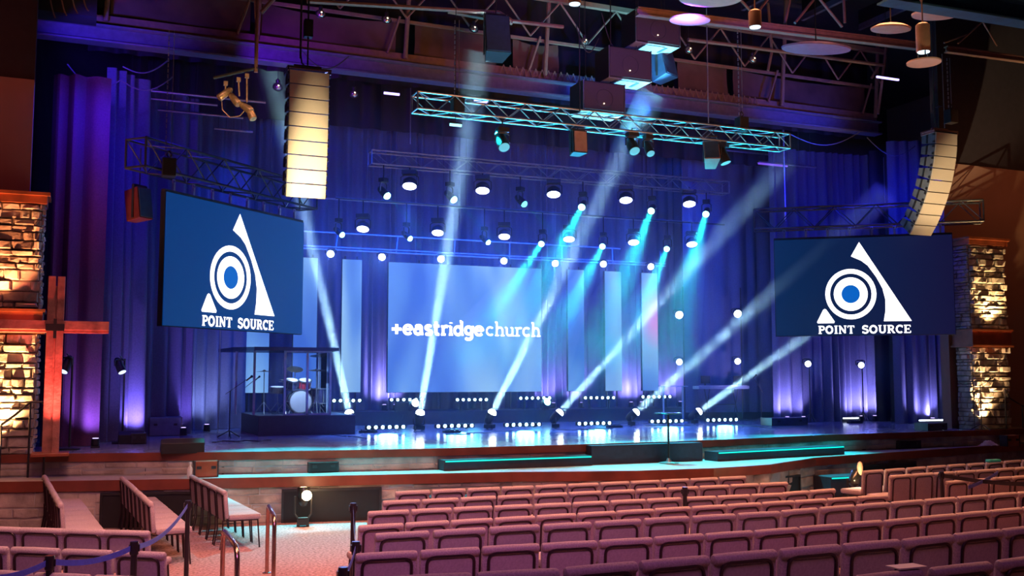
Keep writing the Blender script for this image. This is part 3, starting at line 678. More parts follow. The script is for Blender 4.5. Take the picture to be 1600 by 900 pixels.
# roof purlins that catch the violet light
for k in range(9):
    x = 4.5 + k * 2.1; o = thing('roof_purlin', 'violet-lit roof purlin high over the stage lip, %s from the left' % ORD[k], 'roof steel', (x, 19, 12.9), 0, 'roof purlins')
    b = MB(); b.box((0, 0, 0), (.10, 9, .03)); b.box((0, 0, .09), (.025, 9, .16)); b.build('purlin', steel_b, o)
    b = MB(); b.box((0, 0, .38), (.03, 9, .42)); b.build('roof_hanger', black, o)
spot_light('violet_roof_wash', (11, 17.0, 9.5), (12, 20, 12.9), 140, (.16, .05, 1.0), 500, .8)
spot_light('pink_post_wash', (-.2, 20.0, 9.6), (.35, 22.9, 11.2), 26, (1.0, .12, .5), 260, .8)
q = P(105, 0, 21.5); o = thing('tan_loops', 'dark box with tan curved straps at the top left corner', 'ceiling fixture', q)
b = MB(); b.box((0, .5, .45), (1.1, .6, 1.3)); b.build('box', black, o)
for k in range(4): b = MB(); b.tube([((-.36 + k * .2) + .16 * t, -.02, .35 - .75 * t * (1 - .1 * k) - .12 * math.sin(PI * t)) for t in [i / 8 for i in range(9)]], .014, 6); b.build('strap', steel, o)
b = MB(); b.cyl((0, .5, 1.1), (0, .5, 13.48 - q.z), .02, n=6); b.build('hanger', darkmetal, o)
for k, (x0, y0, x1, y1) in enumerate(((1305, 22, 1390, -4), (1335, 24, 1375, 12), (1150, 10, 1120, 60), (1215, 118, 1245, 121), (1215, 144, 1250, 148), (1370, 121, 1403, 124))):
    pass
# proscenium roof dome lamps (pale acoustic discs)
def disc(px, py, D, r, tilt, label, m, name='ceiling_disc'):
    p = atd(px, py, D); o = thing(name, label, 'ceiling disc', p)
    b = MB(); M = Matrix.Rotation(tilt, 4, 'X'); b.lathe([(r * .2, .09), (r * .7, .05), (r, 0), (r * .98, -.03), (r * .6, -.06), (.02, -.075)], (0, 0, 0), 32, M); b.build('shell', m, o, smooth=True)
    b = MB(); b.cyl((0, 0, .05), (0, 0, 13.48 - p.z), .012, n=6); b.build('hanger', darkmetal, o)
pale = mat('pale lacquer', (.55, .40, .34), .5, var=.08)
disc(1110, -4, 20, .62, R(6), 'pale round ceiling disc above the topmost suspended box', pale)
disc(1078, 30, 21, .42, R(6), 'violet-lit round ceiling disc beside the topmost suspended box', pale)
disc(1392, 44, 18, .34, R(8), 'pale oval ceiling disc left of the round disc light', pale)
disc(1275, 75, 20, .66, R(10), 'large violet-lit ceiling disc over the tan roof beam', mat('violet-lit lacquer', (.22, .16, .42), .4))  # violet light is mixed into this disc's lacquer colour
disc(1460, 22, 17, .36, R(8), 'pale ceiling disc tucked under the big corner beam', pale)
spot_light('violet_wash', (14.8, 17.0, 9.2), (15.6, 18.5, 12.0), 120, (.25, .04, 1.0), 50, .8)
# cylinder downlights
def cyl_light(px, py, D, r, h, label, plate=False):
    p = atd(px, py, D); o = thing('cylinder_downlight', label, 'ceiling light', p)
    b = MB(); b.lathe([(r * .96, -.0), (r, .01), (r, h), (r * .6, h + .03), (.02, h + .04)], (0, 0, 0), 24); b.build('housing', mat('brown can', (.30, .20, .15), .5), o, smooth=True)
    b = MB(); b.lathe([(.01, -.012), (r * .85, -.012), (r * .85, .0), (.01, 0)], (0, 0, 0), 24); b.build('lens', L_under, o)
    b = MB(); b.cyl((0, 0, h), (0, 0, 13.48 - p.z), .012, n=6)
    for a in range(3): b.cyl((0, 0, h + .35), (r * 2.2 * math.cos(a * 2.1), r * 2.2 * math.sin(a * 2.1), h + .8), .01, n=5)
    b.build('stem', steel, o)
    if plate:
        b = MB(); b.lathe([(.03, -.16), (r * 2.4, -.17), (r * 2.4, -.15), (.03, -.14)], (0, 0, 0), 36); b.build('reflector_disc', pale, o)
        b = MB()
        for a in range(3): b.cyl((r * .8 * math.cos(a * 2.1), r * .8 * math.sin(a * 2.1), 0), (r * .8 * math.cos(a * 2.1), r * .8 * math.sin(a * 2.1), -.16), .01, n=5)
        b.build('struts', black, o)
    return p
cyl_light(1180, 42, 16, .10, .24, 'brown cylinder downlight hanging over the tan roof beam')
cyl_light(898, 6, 16, .10, .24, 'brown cylinder downlight cut by the top of the picture')
pp = cyl_light(1443, 81, 15, .10, .40, 'cylinder downlight shining on a wide round disc', True)
spot_light('disc_light', pp + Vector((-.3, -1.2, -1.6)), pp, 50, (1.0, .70, .35), 60, .8)
# glass globe work lights on the header
for k, (px, py) in enumerate(((501, 22), (604, 31), (740, 45), (913, 65), (1076, 78), (1176, 93), (434, 136), (553, 147))):
    far = k > 5; p = aty(px, py, 22.5 if not far else 24.0)
    o = thing('caged_globe_lamp', 'round glass work lamp, ' + ['over the left speaker array', 'left of the middle header post', 'right of the middle header post', 'left of the suspended boxes', 'right of the suspended boxes', 'above the far end of the front truss', 'dim one just left of the tall array', 'dim one just right of the tall array'][k], 'lamp', p, 0, 'round work lamps along the header')
    b = MB(); b.sphere((0, 0, 0), .10, 16); b.build('globe', mat('mirror glass', (.75, .68, .55), .12, .85, var=.3, scale=20), o, smooth=True)
    b = MB(); b.lathe([(.115, -.012), (.125, 0), (.115, .012)], (0, 0, 0), 20, Matrix.Rotation(R(70), 4, 'X')); b.lathe([(.04, .09), (.05, .16), (.02, .2)], (0, 0, 0), 12); b.cyl((0, 0, .19), (0, .0, 13.48 - p.z), .006, n=6); b.build('bracket', darkmetal, o)
    b = MB(); b.sphere((0, -.085, .01), .022, 8); b.build('bulb', emit('tiny bulb', (1.0, .75, .45), 5 if not far else 5), o)
# three suspended speaker boxes
for k, (x0, x1, yt, yb, lab) in enumerate(((993, 1063, 16, 66, 'topmost of the three suspended black speaker boxes'), (951, 1018, 72, 121, 'middle one of the three suspended black speaker boxes'), (911, 977, 125, 172, 'lowest of the three suspended black speaker boxes'))):
    A, B = aty(x0, yb, 21.2), aty(x1, yb + 6, 21.2); T = aty(x0, yt, 21.2); W = B.x - A.x; H = T.z - A.z
    o = thing('suspended_subwoofer', lab, 'speaker', ((A.x + B.x) / 2, 21.2, (A.z + B.z) / 2), 0, 'suspended speaker boxes')
    b = MB(); b.box((0, .36, H / 2), (W, .70, H)); b.build('cabinet', black, o, bevel=.012)
    b = MB(); b.box((0, .36, -.004), (W - .03, .68, .012)); b.build('lit_underside', mat('lit underside', (.30, .34, .36), .4), o)  # added plate; the light on the box underside is put into its colour
    b = MB(); b.box((0, -.005, H / 2), (W - .07, .02, H - .07)); b.build('grille', grille, o)
    for s in (-1, 1): b = MB(); b.box((s * (W / 2 - .012), -.008, H / 2), (.018, .03, H)); b.build('edge_strip', alu, o)
    b = MB(); b.tube([(.22 * math.cos(2 * PI * i / 28), -.02, H * .45 + .22 * math.sin(2 * PI * i / 28)) for i in range(29)], .006, 5); b.build('cone_ring', darkmetal, o)
    b = MB(); b.sphere((-.02, -.03, H * .27), .016, 8); b.build('status_light', emit('status amber', (1, .75, .5), 4), o)
    for s in (-.3, .3): b = MB(); b.cyl((s * W, .3, H), (s * W, .3, 13.48 - (A.z + B.z) / 2), .008, n=5); b.build('chain', darkmetal, o)
    b = MB()
    for s in (-.25, .25): b.box((s * W, .34, -.016), (.08, .40, .012))
    b.box((0, .1, -.016), (W * .4, .03, .012)); b.build('base_fittings', mat('fitting blue', (.05, .09, .12), .5), o)
    spot_light('box_underside_fill', ((A.x + B.x) / 2 + .25, 21.5, A.z - 1.5), ((A.x + B.x) / 2 + .03, 21.56, A.z), 75, (.22, .78, 1.0), 700, .8)  # unseen spot added below each box to brighten its underside
# dark flying monitors by the boxes
def flown_box(px, py, Y, w_, h_, d_, rz, tilt, label, m=black, front=grille, name='flown_monitor'):
    p = aty(px, py, Y); o = thing(name, label, 'speaker', p, rz); M = Matrix.Rotation(tilt, 4, 'X')
    b = MB(); b.prism([(-w_ / 2, 0), (w_ / 2, 0), (w_ * .34, d_), (-w_ * .34, d_)], -h_ / 2, h_ / 2, M); b.build('cabinet', m, o, bevel=.01)
    b = MB(); b.box((0, -.008, 0), (w_ - .05, .02, h_ - .05), M); b.build('grille', front, o)
    b = MB(); b.box((0, d_ * .4, h_ / 2 + .03), (w_ * .8, .05, .05)); b.cyl((0, d_ * .4, h_ / 2), (0, d_ * .4, (ZF - .18 if 'front truss' in label else 7.0 if 'truss' in label else 13.45) - p.z), .014, n=6)
    for s in (-1, 1): b.box((s * w_ * .46, d_ * .4, 0.03), (.02, .05, h_ + .04))
    b.build('hanging_bracket', darkmetal, o); return o
bluebox = mat('navy cabinet', (.03, .06, .12), .4)
flown_box(778, 52, 21.0, .60, .95, .5, R(-8), R(-12), 'tall dark flown speaker tilted beside the middle header post', black, bluebox)
flown_box(1045, 94, 21.8, .55, .85, .5, R(25), R(-14), 'tall dark flown speaker behind the topmost suspended box', bluebox, bluebox)
flown_box(907, 221, 20.4, .36, .52, .34, 0, R(-4), 'small tan-faced speaker under the middle of the front truss', black, mat('tan grille', (.34, .22, .20), .7))
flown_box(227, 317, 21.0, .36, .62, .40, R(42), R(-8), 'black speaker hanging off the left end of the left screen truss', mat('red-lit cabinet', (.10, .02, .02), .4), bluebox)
flown_box(1527, 374, 21.0, .50, .50, .35, R(-38), R(-14), 'navy speaker hanging off the outer end of the right screen truss', bluebox, bluebox)
flown_box(1112, 232, 20.4, .38, .60, .42, R(-25), R(-26), 'tilted speaker under the far end of the front truss', mat('rust cabinet', (.26, .12, .08), .5), bluebox)
# ------------------------------------------------------------------ line arrays
def line_array(top, n, h, w_, dep, a0, a1, label, hw=.5):
    o = thing('line_array', label, 'speaker array', top, 0, 'tall speaker arrays')
    y, z = 0.0, 0.0
    b = MB(); b.box((0, dep / 2, .06), (w_ + .08, dep, .05)); b.box((0, dep * .5, .12), (w_ * .7, .08, .10))
    for s in (-1, 1): b.box((s * (w_ / 2 + .02), dep / 2, .03), (.03, dep, .09))
    b.build('flying_frame', chrome, o, bevel=.006)
    for k in range(n):
        a = a0 + (a1 - a0) * k / max(1, n - 1)
        M = Matrix.Translation((0, y, z)) @ Matrix.Rotation(a, 4, 'X')    # face (-Y) tips down with the angle
        b = MB(); hh = h - .018
        # trapezoid cabinet seen from the side
        vs = []
        for s in (-1, 1): vs += [(s * w_ / 2, .02, 0), (s * w_ / 2, .02, -hh), (s * w_ / 2, dep, -hh + .05), (s * w_ / 2, dep, -.05)]
        b.add(vs, [(0, 1, 2, 3), (7, 6, 5, 4), (0, 4, 5, 1), (1, 5, 6, 2), (2, 6, 7, 3), (3, 7, 4, 0)], M)
        c = b.build('cabinet', array_side, o)
        b = MB(); b.box((0, .005, -hh / 2), (w_ - .02, .03, hh - .006), M); b.build('grille', array_m, c)
        b = MB()
        for s in (-1, 1):
            b.box((s * (w_ / 2 + .012), .05, -.05), (.02, .06, .05), M); b.box((s * (w_ / 2 + .012), .05, -hh + .05), (.02, .06, .05), M); b.box((s * (w_ / 2 + .008), dep * .6, -hh / 2), (.014, .05, hh * .8), M)
        b.build('rigging', black, c)
        y += h * math.sin(a); z -= h * math.cos(a)
    b = MB(); b.cyl((0, dep * .5, .12), (0, dep * .5, 13.4 - top.z), .016, n=6); b.cyl((-.14, dep * .5, .3), (-.14, dep * .5, 13.4 - top.z), .02, n=6); b.tube([(-.14, dep * .5, .4), (-.12, dep * .4, .2), (-.02, dep * .5, .14)], .015, 6); b.build('chain_and_cable', cable_m, o)
    b = MB(); b.box((.0, dep * .5, .9), (.16, .16, .34)); b.build('hoist', black, o)
    return o
tl = aty(484, 112, 19.0); bl = aty(482, 308, 19.0)
hA = (tl.z - bl.z) / 9 * 1.005
sa = line_array(tl, 9, hA, .76, .42, R(0), R(8), 'straight tall cream speaker array in front of the left screen')
tr = aty(1479, 208, 19.0)
line_array(tr, 9, .302, .72, .46, R(4), R(40), 'curved tan speaker array hanging by the right screen')
print('array top', tl, 'D', (tl - C0).dot(CFWD), (tr - C0).dot(CFWD))

# ------------------------------------------------------------------ lanterns
def rotm(d):     # matrix whose -Z axis looks along d
    return Vector(d).normalized().to_track_quat('-Z', 'Y').to_matrix().to_4x4()
BEAMS = []
def beam_cone(o_, d, half_deg, length, dens, label):  # denser haze cone added along a beam so its light shows
    b = MB(); r1 = .085 + math.tan(R(half_deg)) * length; M = Matrix.Translation(Vector((0, 0, 0))) @ rotm(-d)
    b.lathe([(.085, 0), (r1, length)], (0, 0, 0), 28, M)
    key = 'beam haze %.3f' % dens
    if key not in MATS:
        hz = bpy.data.materials.new(key); hz.use_nodes = True; nt = hz.node_tree; nt.nodes.clear(); out = nt.nodes.new('ShaderNodeOutputMaterial'); v = nt.nodes.new('ShaderNodeVolumeScatter')
        v.inputs['Density'].default_value = dens; v.inputs['Anisotropy'].default_value = .2; v.inputs['Color'].default_value = (.95, .97, 1, 1); nt.links.new(v.outputs[0], out.inputs['Volume']); MATS[key] = hz
    o = b.build('hazy_light_shaft', MATS[key], loc=o_); o['kind'] = 'thing'; tag(o, label, 'light shaft', 'hazy light shafts'); BEAMS.append(o); return o
def fixture(name, loc, target, lens, label, cat, group, r=.11, ln=.26, hang=True, drop=.34, body=black, light=None, yoke=True, base=True, flat=False, dome=False, beam=None, top=None):
    loc = Vector(loc); o = thing(name, label, cat, loc, 0, group); d = (Vector(target) - loc).normalized(); M = rotm(d)
    b = MB()
    if flat: b.lathe([(r, -.02), (r * 1.05, .02), (r * .95, ln * .5), (r * .5, ln * .8), (.01, ln * .85)], (0, 0, 0), 18, M)
    else: b.lathe([(r * 1.02, -ln * .45), (r * 1.05, -ln * .35), (r, 0), (r * .85, ln * .4), (r * .5, ln * .55), (.01, ln * .58)], (0, 0, 0), 18, M)
    h = b.build('head', body, o, smooth=True); f = -.022 if flat else -ln * .45
    b = MB(); b.lathe([(.005, f - .012), (r * .55, f - .012), (r * .93, f - .002), (r * .93, f + .01), (.005, f + .01)], (0, 0, 0), 22, M); b.build('lens', lens, h)
    s = 1 if hang else -1
    n = Vector((d.y, -d.x, 0)); n = n.normalized() if n.length > .05 else Vector((1, 0, 0)); k = r + .035
    if yoke:
        b = MB()
        b.tube([n * k, n * k + Vector((0, 0, s * drop * .55)), n * k * .6 + Vector((0, 0, s * drop * .68)), -n * k * .6 + Vector((0, 0, s * drop * .68)), -n * k + Vector((0, 0, s * drop * .55)), -n * k], .018, 6); b.build('yoke', darkmetal, o)
    if base:
        b = MB(); a = math.atan2(n.y, n.x)
        b.box((0, 0, s * (drop * .68 + .06)), (r * 2.0, r * 1.7, .10), rz=a)
        if hang: b.cyl((0, 0, drop * .68 + .1), (0, 0, max(drop * .68 + .22, (top or 0) - loc.z)), .018, n=6)
        else:
            for q in (-1, 1): b.box((math.cos(a) * r * .8 * q, math.sin(a) * r * .8 * q, -drop * .68 - .12), (.05, .05, .03), rz=a)
        b.build('base', body, o)
    if dome:
        b = MB(); b.lathe([(r * .93 * math.cos(PI / 2 * j / 5), f - .012 - r * .75 * math.sin(PI / 2 * j / 5)) for j in range(5)] + [(.003, f - .012 - r * .75)], (0, 0, 0), 18, M); b.build('bloom_dome', lens, h, smooth=True)  # glowing dome added so the lamp's bloom looks round
    if beam: beam_cone(loc + d * (ln * .45 + r * .9 + .03), d, *beam)
    if light:
        col, e, deg, bl = light
        if beam:
            l_ = area_light(name + '_beam', loc + d * (ln * .45 + r * .9 + .03), Vector(target), r * 1.5, r * 1.5, col, e, deg); l_.data.shape = 'DISK'
        else: spot_light(name + '_beam', loc + d * (ln * .45 + r * .9 + .05), Vector(target), deg, col, e, bl, .006 if deg < 12 else r * .5)
    return o
BL = (.05, .17, 1.0); CY = (.02, .80, .85)
upper = [(640, 290), (754, 297), (865, 303), (978, 312), (1077, 318)]
for k, (x, y) in enumerate(upper):
    p = aty(x, y, 25.0); t = (p.x - 1.0, 22.8, 1.2)
    fixture('wash_light', p, t, L_blue, 'blue-white wash light, %s from the left in the upper row' % ORD[k], 'stage light', 'upper row of blue wash lights', .19, .26, True, .40, black, (BL, 1700, 38, .7), flat=True, top=ZU - .16)
lower = [(567, 357), (684, 363), (788, 369), (889, 373), (990, 378), (1081, 381)]
for k, (x, y) in enumerate(lower):
    p = aty(x, y, 26.6); t = (p.x - 1.0, 24.5, 1.2)
    fixture('wash_light', p, t, L_blue, 'blue-white wash light, %s from the left in the lower row' % ORD[k], 'stage light', 'lower row of blue wash lights', .17, .24, True, .40, black, (BL, 1300, 38, .7), flat=True, top=ZL + .6)
cu = [(599, 300, 0), (703, 306, 0), (813, 313, -1), (911, 320, 1), (1019, 326, 1), (1104, 331, 1)]
for k, (x, y, br) in enumerate(cu):
    p = aty(x, y, 25.0); t = Vector((p.x + (-4.5 if br == 1 else 3.4), 18.6 if br == 1 else 20.5, 2.4 if br == 1 else 2))
    if br == 1: t = Vector((p.x - 6.5, 18.0, .8))
    fixture('spot_light_head', p, t, L_cyan if br >= 0 else L_cyandim, 'green-white spotlight, %s from the left between the upper blue lights' % ORD[k], 'stage light', 'upper row of green spotlights', .10, .34, True, .36, black, (CY, 12 if br == 1 else 1000, 11, .35), dome=True, beam=(5.6, 8.0, .10, 'teal haze beam falling from the %s green spotlight of the upper row' % ORD[k]) if br == 1 else None, top=ZU - .16)
cl = [(529, 362, 0), (635, 368, 0), (757, 374, 0), (848, 378, 1), (943, 382, 1), (1043, 386, 1)]
for k, (x, y, br) in enumerate(cl):
    p = aty(x, y, 26.6); t = Vector((p.x - 6.5, 19.5, .8)) if br else Vector((p.x + 3.4, 22.0, 2))
    fixture('spot_light_head', p, t, L_cyan, 'green-white spotlight, %s from the left between the lower blue lights' % ORD[k], 'stage light', 'lower row of green spotlights', .09 if br else .08, .32, True, .36, black, (CY, 10 if br else 900, 11, .35), dome=True, beam=(5.6, 7.0, .10, 'teal haze beam falling from the %s green spotlight of the lower row' % ORD[k]) if br else None, top=ZL + .6)
wb = [(517, 396), (597, 401), (689, 404), (787, 407), (867, 411), (942, 412), (1016, 416)]
for k, (x, y) in enumerate(wb):
    p = aty(x, y, 27.95)
    fixture('batten_light', p, (p.x - 4, 16, 2.5), L_white, 'round white light, %s from the left along the ladder truss' % ORD[k], 'stage light', 'white lights along the ladder truss', .105, .2, True, .16, black, ((.16, .30, 1.0), 420, 80, .9), base=False)
# side boom lights
boomspec = [((1056, 491), (1057, 565), 27.3, 'left of the keyboard'), ((1150, 489), (1152, 564), 27.0, 'right behind the keyboard')]
for x, ys, Y, nm in ((1060, (491, 565), 27.4, 'nearer the light columns'), (1151, (489, 564), 27.0, 'behind the keyboard')):
    A = aty(x + 8, 640, Y); 
    o = thing('light_boom', 'thin black upright pipe stand ' + nm, 'pipe stand', (A.x + .12, Y + .12, 1.152)); b = MB(); b.cyl((0, 0, 0), (0, 0, 4.2), .024, n=8); b.build('pipe', darkmetal, o); b = MB(); b.lathe([(.22, 0), (.22, .03), (.03, .05)], (0, 0, 0), 20); b.build('base', black, o)
    for y in ys:
        p = aty(x, y, Y)
        fixture('side_light', p, (p.x - 3.5, 18, 2.0), L_white, 'oval white side light, %s of two on the pipe stand %s' % ('upper' if y < 500 else 'lower', nm), 'stage light', 'side lights on pipe stands', .125 if y < 500 else .10, .3, True, .2, black, (BL, 160, 50, .7), base=False)
for x, y, Y, lab, lens in ((1261, 568, 24.9, 'oval white side light before the left of the glowing curtain folds', L_white), (1344, 570, 24.7, 'oval white side light before the right of the glowing curtain folds', L_white), (1486, 570, 21.6, 'dim side light on a thin stand near the right stone column', emit('dim blue lens', (.15, .2, 1.0), .9))):
    p = aty(x, y, Y); fixture('side_light', p, (p.x - 4, 17, 2.0), lens, lab, 'stage light', None, .095, .28, True, .2, black, (BL, 120, 50, .7) if lens is L_white else None, base=False)
    o = thing('light_stand', 'thin upright stand holding the ' + lab.replace('oval white ', '').replace('dim ', '').replace(' on a thin stand', ''), 'pipe stand', (p.x + .16, p.y + .1, 1.155)); b = MB(); b.cyl((0, 0, .02), (0, 0, p.z - 1.0), .018, n=8); b.cyl((0, 0, p.z - 1.1), (-.16, -.1, p.z - 1.05), .012, n=6); b.build('pipe', darkmetal, o)
    b = MB()
    for a in range(3): b.cyl((0, 0, .3), (.3 * math.cos(a * 2.1 + .5), .3 * math.sin(a * 2.1 + .5), .01), .012, n=6)
    b.build('tripod_legs', darkmetal, o)
for x, y, Y, lab, dr in ((104, 570, 21.0, 'small spotlight beside the cross upright', -1), (187, 572, 22.6, 'small spotlight with a bright edge between the left curtains', 1)):
    p = aty(x, y, Y); fixture('profile_light', p, (p.x + dr * .8, Y - 1.0, .8), emit('pale edge', (.6, .7, 1.0), 1.6), lab, 'stage light', None, .085, .34, True, .2, black, None, base=False)
    o = thing('light_stand', 'thin upright pipe behind the ' + lab, 'pipe stand', (p.x + .10, p.y + .14, 1.155)); b = MB(); b.cyl((0, 0, 0), (0, 0, p.z - 1.0), .02, n=8); b.cyl((0, 0, p.z - 1.05), (-.1, -.14, p.z - .95), .012, n=6); b.build('pipe', darkmetal, o); b = MB(); b.lathe([(.2, 0), (.2, .02), (.02, .04)], (0, 0, 0), 18); b.build('base', black, o)
# lights hung under the front truss
for k, (x, y, lab) in enumerate(((785, 222, 'black moving light under the front truss, left of the tan-faced speaker'), (988, 228, 'blue-rimmed moving light under the front truss, right of the tan-faced speaker'), (1013, 232, 'small dark lantern under the front truss beside the blue-rimmed light'), (1130, 244, 'white-edged lantern under the far end of the front truss'))):
    p = aty(x, y, 20.4); fixture('truss_light', p, (p.x + (.6 if k == 3 else -.1), 18.2 if k < 3 else 19.6, 5.0), emit('faint cyan lens', (.2, .8, 1.0), .7), lab, 'stage light', None, .13 if k != 2 else .1, .42, True, .30, darkmetal, None, top=ZF - .17)
# bar fixtures glowing under the truss / upstage
for k, (x0, y0, x1, y1, Y, m, lab) in enumerate(((703, 195, 721, 196, 20.6, emit('cyan tube', (.35, .85, 1.0), 2.0), 'short bright tube light under the near end of the front truss'), (600, 146, 624, 147, 24.2, L_violet, 'short violet tube behind the header, right of the tall array'), (741, 158, 762, 159, 24.2, L_violet, 'dim violet tube behind the header over the front truss'), (1370, 121, 1404, 124, 22.0, L_violet, 'violet tube beyond the far end of the header'), (1215, 144, 1248, 148, 23.6, emit('dark violet tube', (.25, .1, 1.0), .8), 'dark violet tube behind the header cloth panel'), (1185, 258, 1230, 257, 25.0, emit('dark violet tube', (.25, .1, 1.0), .8), 'dark violet tube beside the hanging pipe, right of the stage'))):
    A, B = aty(x0, y0, Y), aty(x1, y1, Y); c = (A + B) / 2; L = B.x - A.x; o = thing('tube_light', lab, 'tube light', c)
    b = MB(); b.box((0, 0, 0), (L, .05, .05)); b.build('tube', m, o); b = MB(); b.box((0, .02, .045), (L * 1.06, .09, .04)); b.cyl((0, .02, .06), (0, .02, 13.48 - c.z), .008, n=5); b.build('housing', darkmetal, o)
# ------------------------------------------------------------------ chain hoists and cables
def hoist(px, y0, y1, Y, label, w_=.07, m=alu):
    A, B = aty(px, y1, Y), aty(px, y0, Y); x = A.x; o = thing('chain_hoist', label, 'chain', (x, Y, A.z)); H = min(B.z, 13.4) - A.z
    b = MB(); n = int(H / .11)
    for i in range(n):
        z = i * H / n; s = 1 if i % 2 else -1
        b.box((-w_, 0, z + .04), (.018, .018 if s > 0 else .03, .075)); b.box((w_ * .4, 0, z + .04), (.012, .012, H / n))
    b.build('chain', m, o)
    b = MB(); b.box((0, 0, 0), (.26, .24, .36)); b.tube([(0, 0, .18), (.05, 0, .26), (0, 0, .34), (-.05, 0, .26), (0, 0, .18)], .014, 6); b.build('motor', black, o, bevel=.015)
hoist(715, 30, 165, 20.5, 'long chain hoist holding the near end of the front truss')
hoist(1159, 40, 195, 20.5, 'long chain hoist holding the far end of the front truss')
hoist(264, 45, 262, 20.6, 'long chain dropping to the left screen truss')
hoist(1486, 90, 182, 19.3, 'chain hoist above the curved array')
for k, (x, ya, yb, Y, lab) in enumerate(((906, 0, 175, 20.2, 'taut vertical cable through the lowest suspended box'), (1107, 0, 192, 20.2, 'taut vertical cable right of the suspended boxes'), (641, 122, 225, 24.4, 'thin violet-lit vertical wire above the front truss end'), (1383, 246, 322, 24.0, 'thin wire dropping to the right screen truss'), (1476, 85, 200, 19.8, 'thin wire above the curved speaker array'), (340, 470, 690, 26.5, 'thin vertical cable beside the drum enclosure'), (1227, 190, 345, 24.0, 'vertical pipe dropping from the front truss end'))):
    A, B = aty(x, yb, Y), aty(x, ya, Y); b = MB(); n = 8
    b.tube([(0, 0, (min(B.z, 13.4) - A.z) * i / n) for i in range(n + 1)], .014 if k != 6 else .03, 6); o = b.build('vertical_cable', alu if k else darkmetal, loc=A); tag(o, lab, 'cable')
def sag(px0, py0, px1, py1, Y, s, label, r=.014, m=cable_m, Y1=None):
    A, B = aty(px0, py0, Y), aty(px1, py1, Y1 or Y); b = MB(); n = 14
    b.tube([(B - A) * (i / n) - Vector((0, 0, s * math.sin(PI * i / n))) for i in range(n + 1)], r, 6); o = b.build('hanging_cable', m, loc=A); tag(o, label, 'cable')
cabm = mat('blue sheathed cable', (.12, .12, .2), .4)
sag(105, 100, 190, 124, 22.6, .35, 'sagging cable over the purple leg curtain', m=cabm)
sag(190, 126, 270, 120, 22.6, .25, 'sagging cable above the left wing curtain', m=cabm)
sag(192, 104, 262, 95, 22.7, .2, 'short sagging cable just below the header, far left', m=cabm)
sag(1235, 210, 1345, 205, 22.4, .35, 'sagging cable right of the front truss', m=cabm)
sag(1355, 215, 1430, 228, 22.4, .4, 'sagging cable beside the curved array', m=cabm)
sag(470, 78, 545, 88, 21.9, .35, 'black cable loop resting on the header over the tall array')
sag(900, 40, 935, 60, 21.6, .5, 'loose dark cable left of the topmost suspended box')
sag(940, 20, 968, 75, 21.6, .3, 'loose cable hanging between two suspended boxes')
# hanging lamp cluster near the left array
cp = atd(368, 150, 15.5)
lc_ = thing('lamp_cluster', 'warm-lit cluster of small spotlights on a short hanging pipe', 'stage light', cp)
wm = mat('weathered lamp metal', (.42, .32, .20), .4, .6, var=.4, scale=14)
k_ = 15.5 / 1600
X_ = lambda px, py, dy=0: CRT * ((px - 368) * k_) + Vector((0, dy, -(py - 150) * k_))
b = MB(); b.cyl(X_(333, 121), X_(402, 105), .025, n=8); b.build('pipe', darkmetal, lc_)
b = MB(); b.cyl(X_(399, 112), X_(399, -8), .028, n=8); b.build('drop_pipe', steel, lc_)
for (x, y, dx, dy_) in ((352, 146, -.6, -.5), (366, 155, .5, -.7), (384, 168, .7, -.6), (392, 176, .3, -.9)):
    q = X_(x, y); d = (CRT * dx + Vector((0, -.3, dy_))).normalized(); Mh = Matrix.Translation(q) @ rotm(d)
    b = MB(); b.lathe([(.05, -.13), (.06, -.11), (.055, .0), (.045, .10), (.02, .13)], (0, 0, 0), 14, Mh); b.build('lamp_head', wm, lc_, smooth=True)
for (x, y, x1, y1) in ((352, 130, 352, 142), (372, 124, 374, 150), (385, 118, 386, 160)):
    b = MB(); b.cyl(X_(x, y), X_(x1, y1), .014, n=6); b.box(X_(x, y), (.06, .06, .06)); b.build('clamp', wm, lc_)
b = MB(); b.tube([X_(346, 152), X_(348, 172), X_(360, 184), X_(375, 182), X_(384, 172)], .008, 5); b.build('safety_cable', wm, lc_)
spot_light('cluster_key', cp + Vector((.6, -3.0, -2.0)), cp, 22, (1.0, .60, .25), 420, .8)

# ================================================================== STAGE EQUIPMENT
mv = [(548, 655, 675, (506, 470), 25.4), (655, 654, 673, (684, 480), 24.0), (765, 653, 671, (832, 520), 24.0), (868, 652, 670, (1052, 448), 23.4), (987, 650, 666, (1300, 375), 22.2), (1085, 648, 663, (1380, 438), 22.6)]
for k, (px, py, pb_, tg, ty) in enumerate(mv):
    f = atz(px, pb_, 1.15); p = aty(px, py, f.y); p.y = f.y; t = aty(tg[0], tg[1], ty); t = p + (t - p).normalized() * 12
    dr = (p.z - 1.15 - .14) / .68
    fixture('moving_head_light', p, t, L_floor, 'moving head light on the deck throwing a hazy beam, %s from the left' % ORD[k], 'moving light', 'moving heads along the deck', .12, .32, False, dr, black, ((.42, .80, 1.0), 24.0 if k < 3 else 20.0, 4.5, .6), dome=True, beam=(2.05, 9.0, .13, 'pale hazy beam rising from the %s moving head on the deck' % ORD[k]))
for k, (px, py, z0) in enumerate(((650, 632, 1.53), (857, 630, 1.53))):
    f = aty(px, py, 28.2); p = f.copy(); dr = (p.z - z0 - .14) / .68
    fixture('moving_head_light', (p.x, 28.45, p.z), (p.x + .6, 24, 3.2), L_cyan if k else L_white, 'raised moving light on the rear riser, ' + ('below the screen\'s right edge' if k else 'above the second deck light'), 'moving light', None, .12, .3, False, dr, black, (CY if k else BL, 900, 14, .5))
